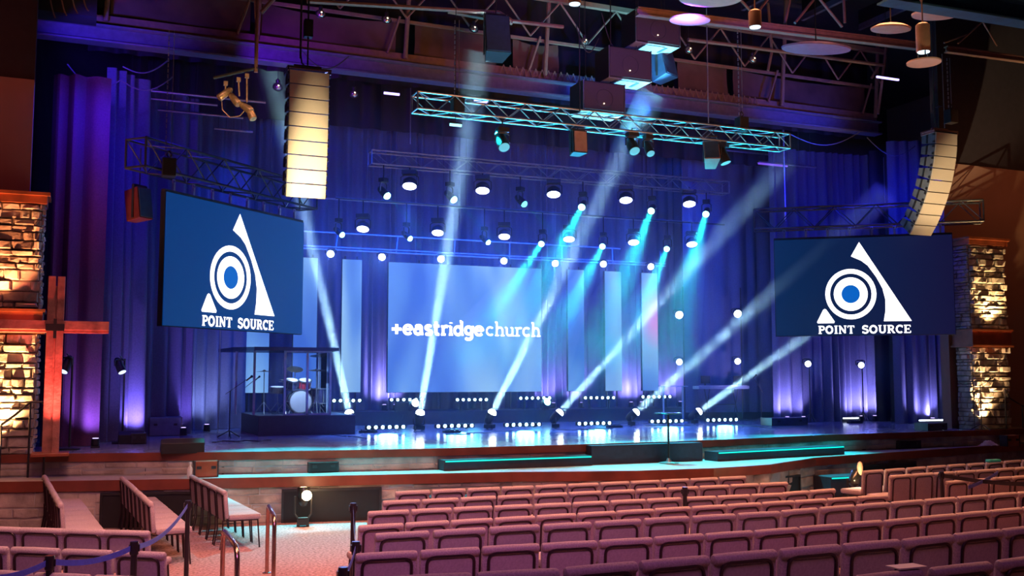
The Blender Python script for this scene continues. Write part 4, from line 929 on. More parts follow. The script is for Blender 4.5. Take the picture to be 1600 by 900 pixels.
def led_bar(xa, xb, py, z, n, label, Y=None, stand=0.0, s=1.0):
    A = atz(xa, py, z) if Y is None else aty(xa, py, Y); B = atz(xb, py - (xb - xa) * .022, z) if Y is None else aty(xb, py, Y)
    yy = (A.y + B.y) / 2; zz = (A.z + B.z) / 2; L = B.x - A.x; zb = zz - .055 - stand
    o = thing('led_bar', label, 'led bar', ((A.x + B.x) / 2, yy, zb), 0, 'rear led bars' if Y else 'front led bars'); h = zz - zb
    b = MB(); b.box((0, .05, h), (L + .16, .08, .10)); c = b.build('housing', black, o, bevel=.008)
    for i in range(n):
        x = -L / 2 + L * i / (n - 1); b = MB(); b.lathe([(.004, .005), (.038, .002), (.042, -.012), (.004, -.012)], (0, 0, 0), 14, Matrix.Translation((x, .0, h)) @ Matrix.Rotation(PI / 2, 4, 'X')); b.build('lens', L_bar, o)
    for sx in (-.35, .35):
        b = MB(); b.box((sx * L, .05, h * .5 - .02), (.03, .10, h)); b.box((sx * L, .03, .008), (.06, .22, .016)); b.build('foot', darkmetal, o)
    spot_light('bar_glow', ((A.x + B.x) / 2, yy - .12, zz + .02), ((A.x + B.x) / 2, yy - 3.2, 1.0), 120, (.10, .70, 1.0), 45 * s, .8, .25)
fb = [(457, 512, 670), (577, 630, 668), (685.5, 737, 666), (793, 842, 664), (906, 952, 662), (1020, 1065, 658.5), (1107, 1150, 656.5)]
for k, (xa, xb, y) in enumerate(fb): led_bar(xa, xb, y, 1.29, 6, 'cyan led bar low on the deck front, %s from the left' % ORD[k])
rb = [(512, 562, 626), (612, 659.5, 624.5), (715, 760, 624.5), (814, 859, 622), (915, 959, 621.5), (1005, 1047, 620)]
for k, (xa, xb, y) in enumerate(rb): 
    z_ = aty(xa, y, 28.35).z; led_bar(xa, xb, y, 0, 6, 'small-lamped led bar on the rear riser below the screens, %s from the left' % ORD[k], 28.62, z_ - .06 - 1.53, .3)
# reflected glow of the big screen on the deck

# uplights at the curtain feet
def uplight(px, Y, z, label, e=26, col=(.40, .36, 1.0), aim=.45, dy=.42):
    q = aty(px, 590, Y); o = thing('curtain_uplight', label, 'uplight', (q.x, Y - dy, z), 0, 'uplights at the curtain feet')
    b = MB(); b.lathe([(.07, 0), (.08, .02), (.075, .13), (.06, .14)], (0, 0, .03), 16); b.box((0, 0, .015), (.16, .16, .03)); b.build('housing', black, o)
    b = MB(); b.lathe([(.004, 0), (.055, 0), (.055, .01), (.004, .01)], (0, 0, .17), 16); b.build('lens', emit('violet uplight lens', (.6, .45, 1.0), 2.5), o)
    spot_light('curtain_uplight_glow', (q.x, Y - dy, z + .22), (q.x, Y + .02, z + .75), 100, col, e * 5, 1.0, .04)
for px, lab in ((595, 'curtain foot left of the big centre screen'), (612, 'curtain foot just under the centre screen corner'), (856, 'curtain foot right of the big centre screen'), (898, 'curtain foot below the first far light column'), (976, 'curtain foot below the second far light column'), (992, 'curtain foot between the last two light columns'), (1052, 'curtain foot beyond the last light column')):
    uplight(px, 30.0, 1.53, 'small uplight at the ' + lab, 60)
for px, Y, e, lab in ((1215, 25.6, 55, 'left edge of the wing curtain under the right screen'), (1240, 25.5, 30, 'dark fold left of the music stand'), (1328, 25.3, 60, 'brightest folds under the right screen'), (1350, 25.3, 60, 'brightest folds under the right screen, right one'), (1368, 25.3, 30, 'outer edge of the brightest folds'), (1438, 23.2, 40, 'wing curtain nearest the right stone column')):
    uplight(px, Y, 1.16, 'small uplight at the ' + lab, e)
for px, Y, e, lab in ((152, 21.9, 30, 'inner edge of the purple leg curtain'), (213, 23.9, 50, 'bright violet fold left of the grey case'), (322, 27.2, 34, 'white-lit fold behind the left microphone stand'), (286, 25.7, 20, 'faint magenta fold beside the grey case')):
    uplight(px, Y, 1.16, 'small uplight at the ' + lab, e, (.30, .20, 1.0) if px != 322 else (.4, .5, 1.0))

# drum enclosure
fy = atz(425, 681, 1.15).y
def dx(px, Y=None): return aty(px, 600, Y or fy).x
pxl, pxr = dx(405), dx(556)
b = MB(); cx = (pxl + pxr) / 2; W = pxr - pxl; b.box((0, 1.35, .23), (W, 2.7, .46)); rp = b.build('drum_platform', mat('platform blue-black', (.05, .05, .08), .5), loc=(cx, fy, 1.15), bevel=.01)
tag(rp, 'dark raised platform under the clear drum enclosure', 'platform')
ZP = 1.61; FY = fy + .25
en = thing('drum_enclosure', 'clear panelled drum enclosure with a flat dark roof', 'drum enclosure', (dx(460, FY), FY, ZP)); ox = en.location.x
e = lambda px, Y=FY: dx(px, Y) - ox
HT = aty(445, 548, FY).z - ZP
glassm = bpy.data.materials.new('clear acrylic'); nt, bs = nodes_of(glassm); tr_ = nt.nodes.new('ShaderNodeBsdfTransparent'); tr_.inputs[0].default_value = (.90, .95, 1, 1); gl = nt.nodes.new('ShaderNodeBsdfGlossy'); gl.inputs['Roughness'].default_value = .05; gl.inputs[0].default_value = (.8, .9, 1, 1)
mx = nt.nodes.new('ShaderNodeMixShader'); fr = nt.nodes.new('ShaderNodeFresnel'); fr.inputs[0].default_value = 1.12
nt.links.new(fr.outputs[0], mx.inputs[0]); nt.links.new(tr_.outputs[0], mx.inputs[1]); nt.links.new(gl.outputs[0], mx.inputs[2]); nt.links.new(mx.outputs[0], nt.nodes['Material Output'].inputs[0])
smoked = bpy.data.materials.new('smoked acrylic'); nt, bs = nodes_of(smoked); t2 = nt.nodes.new('ShaderNodeBsdfTransparent'); t2.inputs[0].default_value = (.45, .5, .6, 1); m2 = nt.nodes.new('ShaderNodeMixShader'); m2.inputs[0].default_value = .35
bs.inputs['Base Color'].default_value = (.03, .04, .09, 1); nt.links.new(t2.outputs[0], m2.inputs[1]); nt.links.new(bs.outputs[0], m2.inputs[2]); nt.links.new(m2.outputs[0], nt.nodes['Material Output'].inputs[0])
edge_m = mat('pale acrylic edge', (.55, .62, .75), .3)
plan = [(e(398) - .25, 1.25), (e(403), .55), (e(445), 0), (e(480), 0), (e(516), 0.0), (e(525), .9), (e(525), 1.9)]
for i, (p, q) in enumerate(zip(plan, plan[1:])):
    p, q = Vector((*p, 0)), Vector((*q, 0)); a = math.atan2(q.y - p.y, q.x - p.x); L = (q - p).length; c = (p + q) / 2
    b = MB(); b.box((0, 0, HT / 2), (L - .05, .012, HT - .04), Matrix.Translation(c) @ Matrix.Rotation(a, 4, 'Z')); b.build('clear_panel', glassm, en)
for p in plan:
    b = MB(); b.box((p[0], p[1], HT / 2), (.05, .05, HT)); b.build('post', edge_m, en)
b = MB(); b.prism([(e(366), .35), (e(398), -.12), (e(527), -.12), (e(527) + .02, .9), (e(527) + .02, 2.2), (e(366) - .1, 2.2)], HT, HT + .08); b.build('roof', smoked, en)
b = MB(); b.box(((plan[2][0] + plan[4][0]) / 2 - .3, -.13, HT + .04), (plan[4][0] - plan[2][0] + .9, .03, .085)); b.build('roof_edge', mat('roof edge navy', (.05, .07, .16), .4), en)
b = MB(); b.box(((plan[2][0] + plan[4][0]) / 2, -.01, .02), (plan[4][0] - plan[2][0], .03, .04)); b.build('rail', edge_m, en); b = MB(); b.box(((plan[2][0] + plan[4][0]) / 2, -.01, HT - .02), (plan[4][0] - plan[2][0], .03, .04)); b.build('rail', edge_m, en)
spot_light('drum_fill', (ox, FY + .35, ZP + HT - .08), (ox + .1, FY + 1.2, ZP + .3), 130, (.45, .65, 1.0), 170, .8)  # unseen spot added under the roof to brighten the drums
# drum kit
def loc_(px, py, Y): return aty(px, py, Y)
def drum(name, p, r, h, M, label, shell=drumshell, legs=None):
    o = thing(name, label, 'drum', p); b = MB(); b.lathe([(r, -h / 2), (r, h / 2)], (0, 0, 0), 28, M); b.build('shell', shell, o, smooth=True)
    b = MB(); b.lathe([(.005, h / 2 + .012), (r * .97, h / 2 + .012), (r * .97, h / 2 - .01), (.005, h / 2 - .01)], (0, 0, 0), 28, M); b.build('drum_head', skin, o)
    b = MB()
    for z in (-h / 2, h / 2 - .02): b.lathe([(r, z), (r + .018, z), (r + .018, z + .03), (r, z + .03)], (0, 0, 0), 28, M)
    for i in range(8):
        t = 2 * PI * i / 8; b.cyl((r * 1.03 * math.cos(t), r * 1.03 * math.sin(t), -h * .4), (r * 1.03 * math.cos(t), r * 1.03 * math.sin(t), h * .4), .008, n=5, M=M)
    b.build('hoop_and_lugs', alu, o)
    if legs:
        for q in legs: b = MB(); b.cyl(q[0], q[1], .011, n=6); b.build('leg', alu, o)
    return o
DY = FY + .95
F = Matrix.Rotation(PI / 2, 4, 'X') # +Z -> -Y
p = loc_(467, 632, DY); p.z = ZP + .30
drum('bass_drum', p, .27, .42, F, 'bass drum with pale head inside the clear enclosure', legs=[((-.2, -.1, -.18), (-.3, -.22, -.29)), ((.2, -.1, -.18), (.3, -.22, -.29))])
t = loc_(456, 602, DY); drum('tom_drum', (t.x, DY + .05, ZP + .72), .15, .22, Matrix.Rotation(R(18), 4, 'X'), 'mounted tom drum above the bass drum, left one', legs=[((0, 0, -.1), (.08, 0, -.22))])
t = loc_(477, 602, DY); drum('tom_drum', (t.x, DY + .05, ZP + .72), .15, .22, Matrix.Rotation(R(18), 4, 'X'), 'red mounted tom drum above the bass drum', red_shell, legs=[((0, 0, -.1), (-.08, 0, -.22))])
t = loc_(492, 622, DY); drum('floor_tom', (t.x + .1, DY + .3, ZP + .42), .20, .38, Matrix.Identity(4), 'floor tom drum beside the bass drum', legs=[((.2 * math.cos(a), .2 * math.sin(a), 0), (.22 * math.cos(a), .22 * math.sin(a), -.41)) for a in (0, 2.1, 4.2)])
t = loc_(438, 615, DY); drum('snare_drum', (t.x, DY + .35, ZP + .58), .18, .15, Matrix.Rotation(R(6), 4, 'X'), 'snare drum left of the bass drum', alu, legs=[((0, 0, -.07), (0, 0, -.3)), ((0, 0, -.3), (.2, .1, -.57)), ((0, 0, -.3), (-.2, .1, -.57)), ((0, 0, -.3), (0, -.22, -.57))])
def cymbal(px, py, Y, r, label, tilt=0, hh=False):
    p = loc_(px, py, Y); o = thing('cymbal_stand', label, 'cymbal', (p.x, Y, ZP)); H = p.z - ZP
    M = Matrix.Translation((0, 0, H)) @ Matrix.Rotation(tilt, 4, 'X')
    b = MB(); b.lathe([(r, 0), (r * .4, .02), (.04, .028), (.02, .05), (.004, .052)], (0, 0, 0), 28, M)
    if hh: b.lathe([(r, -.03), (r * .4, -.05), (.02, -.06)], (0, 0, 0), 28, M)
    b.build('cymbal', cymbal_m, o, smooth=True)
    b = MB(); b.cyl((0, 0, .25), (0, 0, H - .005 if not hh else H + .12), .012, n=7)
    for a in range(3): b.cyl((0, 0, .3), (.26 * math.cos(a * 2.1 + .4), .26 * math.sin(a * 2.1 + .4), .008), .011, n=6)
    b.build('stand', alu, o)
cymbal(413, 581, FY + .85, .22, 'crash cymbal furthest left in the enclosure'); cymbal(446, 594, FY + .75, .18, 'low hi-hat pair left of the snare drum', 0, True)
cymbal(495, 579, FY + .8, .22, 'crash cymbal high on the right in the enclosure', R(6)); cymbal(500, 556, FY + 1.3, .25, 'ride cymbal just under the enclosure roof', R(-8))
cymbal(461, 577, FY + 1.35, .20, 'tilted cymbal behind the toms', R(24))
t = loc_(470, 610, DY + .8); o = thing('drum_throne', 'round drum stool behind the bass drum', 'stool', (t.x, DY + .75, ZP)); b = MB(); b.lathe([(.02, .46), (.17, .47), (.18, .5), (.16, .54), (.01, .545)], (0, 0, 0), 20); b.build('seat', black, o)
b = MB(); b.cyl((0, 0, .2), (0, 0, .47), .02, n=8)
for a in range(3): b.cyl((0, 0, .25), (.22 * math.cos(a * 2.1), .22 * math.sin(a * 2.1), .01), .012, n=6)
b.build('legs', alu, o)
# stands
def mic_stand(px, py_base, z, H, label, boom=(.5, .15), rz=0.0, base='tri', mic=True):
    p = atz(px, py_base, z); o = thing('microphone_stand', label, 'microphone stand', p, rz)
    b = MB(); b.cyl((0, 0, .01), (0, 0, H), .013, n=7); b.build('pole', darkmetal, o)
    b = MB()
    if base == 'tri':
        for a in range(3): b.cyl((0, 0, .16), (.28 * math.cos(a * 2.1 + .5), .28 * math.sin(a * 2.1 + .5), .01), .012, n=6)
    else: b.lathe([(.15, 0), (.15, .015), (.03, .035)], (0, 0, 0), 20)
    b.build('base', black, o)
    if boom:
        b = MB(); b.cyl((-boom[0] * .3, 0, H - boom[1] * .3), (boom[0], 0, H + boom[1]), .009, n=6); b.build('boom_arm', darkmetal, o)
    if mic:
        bx, bz = (boom if boom else (0, 0)); b = MB(); b.cyl((bx, 0, H + bz - .02), (bx + .1, 0, H + bz + .06), .017, .02, n=8); b.sphere((bx + .12, 0, H + bz + .075), .032, 10); b.build('microphone', blackgloss, o)
    return o
mic_stand(358, 684, 1.15, 1.05, 'microphone stand with a low boom, before the white-lit curtain fold', (.35, .25), 0)
mic_stand(376, 668, 1.15, 1.0, 'microphone stand beside the drum enclosure, further back', (.4, .3), .3)
mic_stand(1190, 660, 1.15, 1.0, 'dark boom microphone stand right of the keyboard', (-.3, .35), 0.1)
mic_stand(1240, 655, 1.15, .85, 'music-stand height microphone stand under the right screen', (.15, .3), 0)
mic_stand(1424, 657, 1.15, .85, 'straight microphone stand by the dark gap in the curtains', None, 0)
mic_stand(1534, 672, 1.15, 1.15, 'boom microphone stand before the right stone column', (.25, .1), 0)
mic_stand(1548, 650, 1.15, .8, 'thin stand beside the right stone column', None, 0, mic=False)
p = atz(1355, 704, .77); o = thing('clip_light', 'small teal-lit clip light on a short stand at the apron edge', 'light', (p.x, p.y + .15, .775)); b = MB(); b.cyl((0, 0, 0), (0, 0, .16), .018, n=8); b.lathe([(.08, 0), (.08, .015), (.02, .03)], (0, 0, 0), 16); b.build('stand', darkmetal, o); b = MB(); b.box((-.03, 0, .2), (.22, .08, .07)); b.box((.02, 0, .25), (.05, .06, .06)); b.build('head', bluebox, o)
# round table standing on apron
p = atz(1045, 724, .77); o = thing('pedestal_table', 'tall thin round table with a dark top standing on the lit apron', 'table', (p.x, p.y, .775)); Ht = aty(1045, 645, p.y).z - .775
b = MB(); b.lathe([(.01, 0), (.27, 0), (.285, .012), (.27, .025), (.01, .025)], (0, 0, Ht - .025), 36); b.build('tabletop', blackgloss, o)
b = MB(); b.cyl((0, 0, .03), (0, 0, Ht - .02), .022, n=10); b.build('column', black, o); b = MB(); b.lathe([(.20, 0), (.20, .012), (.06, .035), (.03, .10), (.01, .1)], (0, 0, 0), 32); b.build('base', alu, o, smooth=True)
# keyboard on stand with two screens
kY = 27.2; A, B = aty(1087, 607, kY), aty(1166, 606, kY); W = B.x - A.x; zk = A.z; o = thing('stage_keyboard', 'long stage keyboard on a stand carrying two small screens', 'keyboard', ((A.x + B.x) / 2, kY, 1.152)); zk -= 1.152
b = MB(); b.box((0, 0, zk + .03), (W, .36, .10)); b.build('body', mat('keyboard shell', (.38, .42, .50), .35), o, bevel=.02)
b = MB()
for i in range(40): b.box((-W * .44 + W * .88 * i / 39, -.11, zk + .085), (W * .88 / 40 - .004, .13, .012))
b.build('keys', keys_m, o)
for s in (-.12, .2):
    b = MB(); b.box((s * W * 2 - .05, .12, zk + .27), (.34, .02, .24), Matrix.Identity(4)); b.build('screen', black, o); b = MB(); b.box((s * W * 2 - .05, .14, zk + .11), (.04, .04, .10)); b.build('screen_stand', darkmetal, o)
b = MB()
for s in (-.28, .28):
    b.cyl((s * W, -.15, 0.01), (s * W + .0, .15, zk), .016, n=6); b.cyl((s * W, .15, 0.01), (s * W, -.15, zk), .016, n=6)
b.cyl((-.28 * W, 0, zk * .5), (.28 * W, 0, zk * .5), .014, n=6); b.build('folding_stand', darkmetal, o)
# clear lectern
lY = 26.8; A, B = aty(1037, 640, lY), aty(1067, 640, lY); o = thing('clear_lectern', 'clear lectern with pale edges standing near the last light column', 'lectern', ((A.x + B.x) / 2, lY, 1.151)); W = B.x - A.x; H = aty(1050, 603, lY).z - 1.151
b = MB(); b.box((0, 0, H - .01), (W + .15, .38, .02)); b.build('top', edge_m, o)
for s in (-1, 1): b = MB(); b.box((s * W / 2, 0, H / 2), (.03, .05, H - .02)); b.build('side_post', edge_m, o)
b = MB(); b.box((0, 0, .012), (W + .1, .36, .022)); b.build('base', edge_m, o)
# music stands / guitar stand shapes behind the deck lights
def music_stand(px, py, z, H, label, m=darkmetal):
    p = atz(px, py, z); o = thing('music_stand', label, 'music stand', p); b = MB(); b.box((0, 0, H), (.46, .02, .30), Matrix.Identity(4)); b.build('desk', m, o); b = MB(); b.cyl((0, .03, .1), (0, .03, H), .013, n=6)
    for a in range(3): b.cyl((0, .03, .2), (.24 * math.cos(a * 2.1), .24 * math.sin(a * 2.1), .01), .012, n=6)
    b.build('stand', m, o)
music_stand(631, 655, 1.3, .32, 'low dark stand on the riser front between two rear led bars')
music_stand(1226, 652, 1.16, .7, 'black music stand before the wing curtain')
# cases, wedges, small gear
def case(xa, xb, yt, yb, z, d, label, name='equipment_case', m=case_m, cat='case'):
    A, B = atz(xa, yb, z), atz(xb, yb, z); Y = (A.y + B.y) / 2; A = aty(xa, yb, Y); B = aty(xb, yb, Y); H = max(.05, aty(xa, yt, Y).z - z); W = B.x - A.x
    o = thing(name, label, cat, ((A.x + B.x) / 2, Y + d / 2 if z > 1 else min(Y + d / 2, alongDE((A.x + B.x) / 2) - d / 2 - .035), z + .008))
    b = MB(); b.box((0, 0, H / 2), (W, d, H)); b.build('body', m, o, bevel=.012)
    for s in (-1, 1): b = MB(); b.box((s * W * .3, -d / 2 - .006, H * .6), (.08, .014, .05)); b.build('latch', darkmetal, o)
    for s in (-1, 1): b = MB(); b.box((s * (W / 2 - .01), 0, H / 2), (.026, d + .01, H + .004)); b.build('edge_trim', darkmetal, o)
    return o
case(232, 284, 653, 681, 1.15, .55, 'blue-grey equipment case at the foot of the left wing curtain', m=mat('case blue-grey', (.20, .24, .34), .5))
case(205, 228, 678, 694, 1.15, .4, 'low dark box between the leg curtain and the grey case', m=black)
case(1206, 1262, 654, 665, 1.15, .5, 'low dark blue case under the right screen', m=mat('case navy', (.06, .08, .14), .5))
case(1450, 1480, 662, 673, 1.15, .45, 'low dark blue case before the outermost wing curtain', m=mat('case navy', (.06, .08, .14), .5))
case(303, 341, 722, 746, .77, .22, 'small slatted wooden rack on the apron beside a white bottle', 'wooden_rack', wood, 'rack')
case(1574, 1594, 681, 698, .77, .22, 'small wooden rack at the far right end of the apron', 'wooden_rack', wood, 'rack')
case(478, 524, 722, 737, .77, .12, 'flat black speaker box against the stage stone, above the glowing floor light', 'fill_speaker', black, 'speaker')
case(1401, 1434, 689, 701, .77, .12, 'flat black speaker box against the stage stone, right of the clip light', 'fill_speaker', black, 'speaker')
case(1561, 1573, 681, 694, .77, .2, 'small blue box at the right end of the apron', 'blue_box', mat('blue plastic', (.05, .10, .45), .4), 'box')
case(650, 672, 612 + 40, 676, 1.15, .3, 'moving light road case behind the second deck light', m=black) if False else None
def wedge(xa, xb, yb, z, label):
    A, B = atz(xa, yb, z), atz(xb, yb, z); Y = (A.y + B.y) / 2; W = aty(xb, yb, Y).x - aty(xa, yb, Y).x
    o = thing('stage_monitor', label, 'stage monitor', ((aty(xa, yb, Y).x + aty(xb, yb, Y).x) / 2, Y + .05, z + .002)); M = Matrix.Rotation(PI / 2, 4, 'Z') @ Matrix.Rotation(PI / 2, 4, 'X')
    b = MB(); b.prism([(0, 0), (.42, 0), (.36, .10), (.08, .26), (0, .18)], -W / 2, W / 2, M); b.build('cabinet', black, o, bevel=.008)
    b = MB(); b.box((0, .22, .192), (W - .08, .26, .012), Matrix.Translation((0, .22, .192)) @ Matrix.Rotation(R(-30), 4, 'X') @ Matrix.Translation((0, -.22, -.192))); b.build('grille', grille, o)
wedge(252, 320, 709, 1.15, 'black wedge monitor on the deck lip, above the side-facing chairs')
wedge(185, 225, 694, 1.15, 'dark wedge monitor near the cross, before the leg curtain')
p = atz(297, 747, .77); o = thing('white_bottle', 'small white bottle standing on the apron beside the wooden rack', 'bottle', (p.x, p.y + .05, .772)); b = MB(); b.lathe([(.045, 0), (.05, .02), (.05, .15), (.02, .2), (.02, .24)], (0, 0, 0), 16); b.build('body', white_m, o, smooth=True); b = MB(); b.lathe([(.024, .235), (.024, .27), (.01, .272)], (0, 0, 0), 12); b.build('cap', white_m, o)
p = atz(1557, 698, .77); b = MB(); rnd = random.Random(5); n = 14; vs = [(-.28 + .56 * i / n, -.12 + .24 * j / 8, max(.004, .13 * math.sin(PI * i / n) * math.sin(PI * j / 8) + .03 * rnd.random())) for j in range(9) for i in range(n + 1)]
b.add(vs, [(j * (n + 1) + i, j * (n + 1) + i + 1, (j + 1) * (n + 1) + i + 1, (j + 1) * (n + 1) + i) for j in range(8) for i in range(n)]); o = b.build('folded_cloth', white_m, loc=(p.x, p.y + .25, .774), smooth=True); tag(o, 'crumpled white cloth on the right end of the apron', 'cloth')
# floor light bars at the right
for xa, xb, y, Y, lab, m in ((1437, 1478, 657, 22.6, 'bright white tube light lying at the foot of the outermost wing curtain', emit('white tube', (.7, .8, 1.0), 6)), (1318, 1348, 653.5, 24.9, 'thin white bar light at the foot of the brightest curtain folds', emit('white tube', (.7, .8, 1.0), 6))):
    A, B = aty(xa, y, Y), aty(xb, y - 1, Y); o = thing('floor_tube_light', lab, 'tube light', ((A.x + B.x) / 2, Y, 1.152)); h = A.z - 1.152
    b = MB(); b.box((0, 0, h), (B.x - A.x, .05, .035)); b.build('tube', m, o); b = MB(); b.box((0, .05, h / 2), (B.x - A.x, .05, h)); b.build('mount', black, o)
# pedalboards
for k, (px, py) in enumerate(((1335, 661), (1255, 651), (575, 676), (706, 676), (960, 668), (1040, 662))):
    p = atz(px, py, 1.15); o = thing('pedal_board', 'small pedal board on the deck ' + ['below the brightest curtain folds', 'beside the low navy case', 'between first and second deck lights', 'between second and third deck lights', 'between fourth and fifth deck lights', 'right of the fifth deck light'][k], 'pedal board', (p.x, p.y, 1.152)); b = MB(); b.box((0, 0, .025), (.42, .2, .05)); b.build('tray', black, o, bevel=.005)
    for i in range(3): b = MB(); b.box((-.13 + .13 * i, 0, .066), (.08, .12, .03)); b.build('pedal', case_m, o)
# cables on deck
for k, (x0, y0, x1, y1) in enumerate(((480, 676, 570, 684), (700, 679, 800, 673), (880, 672, 960, 669), (1010, 665, 1085, 664), (330, 690, 425, 688), (1110, 660, 1190, 667))):
    A, B = atz(x0, y0, 1.158), atz(x1, y1, 1.158); b = MB(); n = 16; b.tube([A + (B - A) * (i / n) + Vector((0, .18 * math.sin(i * 1.1 + k), 0)) - A for i in range(n + 1)], .009, 5); o = b.build('floor_cable', cable_m, loc=A); tag(o, 'black cable snaking over the deck ' + ['by the first led bar', 'by the third led bar', 'by the fifth deck light', 'by the sixth led bar', 'toward the drum platform', 'toward the keyboard'][k], 'cable')
# handrails
def rail(pts, label, r=.02, m=chrome, name='handrail'):
    c = Vector((sum(p[0] for p in pts) / len(pts), pts[0][1], 0)); o = thing(name, label, 'handrail', (pts[0][0], pts[0][1], pts[0][2])); c = Vector(pts[0])
    b = MB(); b.tube([Vector(p) - c for p in pts], r, 10); b.build('tube', m, o, smooth=True)
    for p in (pts[0], pts[-1]): q = Vector(p) - c; b = MB(); b.lathe([(r * 2.2, 0), (r * 2.2, .012), (r * 1.2, .02)], q, 14); b.build('floor_flange', m, o)
def urail(px0, y0, px1, y1, D0, D1, label, z=0.0):
    A, B = atd(px0, y0, D0), atd(px1, y1, D1); d = (B - A); 
    pts = [(A.x, A.y, z), (A.x, A.y, A.z - .09), (A.x + d.x * .03, A.y + d.y * .03, A.z - .03), tuple(A + d * .10 + Vector((0, 0, .0))), tuple(A + d * .5 + Vector((0, 0, .01))), tuple(A + d * .9), (B.x - d.x * .03, B.y - d.y * .03, B.z - .04), (B.x, B.y, B.z - .10), (B.x, B.y, z)]
    rail(pts, label, .026)
urail(349, 828, 371, 858, 11.0, 9.9, 'bronze handrail at the aisle steps, nearer the left seats')
urail(419, 789, 429, 810, 13.2, 12.4, 'bronze handrail at the aisle steps, nearer the stage')
A = atz(72, 700, 1.15); 
b = None
def prail(pxs, Y, label, zb, m=darkmetal):
    pts = [aty(x, y, Y) for x, y in pxs]; o = thing('platform_handrail', label, 'handrail', (pts[0].x, Y, zb)); c = Vector((pts[0].x, Y, zb))
    b = MB(); b.tube([p - c for p in pts], .02, 8); b.build('top_rail', m, o)
    for i in (0, len(pts) - 1, len(pts) // 2):
        b = MB(); b.cyl((pts[i].x - c.x, 0, 0), (pts[i].x - c.x, 0, pts[i].z - zb), .018, n=8); b.build('post', m, o)
prail([(2, 664), (24, 648), (48, 628), (66, 628), (72, 634)], 19.75, 'dark sloping handrail before the left stone column', .78)
prail([(1570, 608), (1577, 622), (1597, 634), (1640, 640)], 19.9, 'dark handrail beside the right stone column', 1.16, post_m)

# warm floor lights
def floor_mover(px, py_lens, py_base, zb, label, tgt):
    f = atz(px, py_base, zb); p = aty(px + 4, py_lens, f.y); p.y = f.y
    dr = (p.z - zb - .14) / .68
    return fixture('floor_spotlight', p, tgt, L_warm, label, 'floor light', None, .10, .30, False, dr, blackgloss, ((1.0, .76, .42), 21000, 11, 1.0)), p
AT = sa.location + Vector((0, 0, -2.45))
o1, p1 = floor_mover(470, 775, 823, 0.0, 'warm glowing moving light on the carpet before the apron', AT)
# glow ball added for the lamp's bloom, point light for its spill on the stone
b = MB(); b.sphere((0, 0, 0), .085, 14); g = b.build('lamp_glow_ball', emit('warm bloom', (1, .75, .38), 22), loc=Vector((0.03, -.13, .02))); g.parent = o1
pl_ = bpy.data.lights.new('floor_lamp_spill', 'POINT'); pl_.energy = 26; pl_.color = (1, .62, .3); pl_.shadow_soft_size = .08; ob = bpy.data.objects.new('floor_lamp_spill', pl_); COL.objects.link(ob); ob.location = p1 + Vector((.05, -.25, .05))
p2 = atz(1336, 748, .62); AT2 = Vector((tr.x + .2, tr.y, tr.z - 1.6))
o2 = fixture('floor_spotlight', p2, AT2, L_warm, 'warm-lit moving light standing in the aisle by the angled seats', 'floor light', None, .11, .3, False, (p2.z - .14) / .68, blackgloss, ((1.0, .72, .40), 8000, 16, .9))
b = MB(); b.lathe([(.02, -.02), (.05, .0), (.055, .14), (.035, .22), (.01, .24)], (.08, -.05, .08), 14); sh = b.build('lit_shroud', mat('cream shroud', (.8, .6, .4), .4), o2)
pl_ = bpy.data.lights.new('aisle_lamp_spill', 'POINT'); pl_.energy = 14; pl_.color = (1, .62, .3); pl_.shadow_soft_size = .06; ob = bpy.data.objects.new('aisle_lamp_spill', pl_); COL.objects.link(ob); ob.location = p2 + Vector((-.22, -.3, .10))

# ================================================================== SEATING
def make_chair():
    t = thing('stacking_chair', 'x', 'chair')
    W = .54
    b = MB(); b.box((0, .008, .63), (W - .016, .06, .38), Matrix.Translation((0, 0, .45)) @ Matrix.Rotation(R(5), 4, 'X') @ Matrix.Translation((0, 0, -.45)))
    b.build('backrest', fabric, t, bevel=.026, seg=2, smooth=True)
    Mb = Matrix.Translation((0, 0, .45)) @ Matrix.Rotation(R(5), 4, 'X') @ Matrix.Translation((0, 0, -.45))
    x, zt, r = .208, .802, .065
    pts = [(-x, -.05, .40), (-x, -.052, zt - r)] + [(-x + r - r * math.cos(R(a)), -.052, zt - r + r * math.sin(R(a))) for a in (22, 45, 67, 90)] + [(x - r + r * math.sin(R(a)), -.052, zt - r + r * math.cos(R(a))) for a in (0, 22, 45, 67)] + [(x, -.052, zt - r), (x, -.05, .40)]
    b = MB(); b.tube([(p[0], p[1] + .016, p[2]) for p in pts], .0135, 6, Mb); b.build('back_frame', chairframe, t, smooth=True)
    b = MB(); hw = W / 2 - .006; b.lathe([(.012, -hw), (.032, -hw + .008), (.040, -hw + .025), (.042, 0), (.040, hw - .025), (.032, hw - .008), (.012, hw)], (0, 0, 0), 14, Mb @ Matrix.Translation((0, -.004, .818)) @ Matrix.Rotation(PI / 2, 4, 'Y')); b.build('top_roll', fabric, t, smooth=True)
    b = MB(); b.box((0, -.026, .59), (2 * x - .02, .012, .37), Mb); b.build('back_panel', fabric_dark, t, bevel=.005, seg=1)
    b = MB(); b.box((0, .27, .455), (W - .03, .47, .085)); b.build('seat', fabric, t, bevel=.03, seg=2, smooth=True)
    b = MB(); b.tube([(-.22, -.0, .405), (-.22, .46, .405), (.22, .46, .405), (.22, .0, .405), (-.22, .0, .405)], .011, 5); b.build('seat_frame', chairframe, t)
    for s in (-1, 1):
        b = MB(); b.tube([(s * x, -.045, .42), (s * .20, -.04, .25), (s * .23, -.08, 0.0)], .012, 6); b.build('leg', chairframe, t)
        b = MB(); b.tube([(s * .22, .46, .41), (s * .235, .49, 0.0)], .012, 6); b.build('leg', chairframe, t)
    return t
chair0 = make_chair(); first_used = [False]
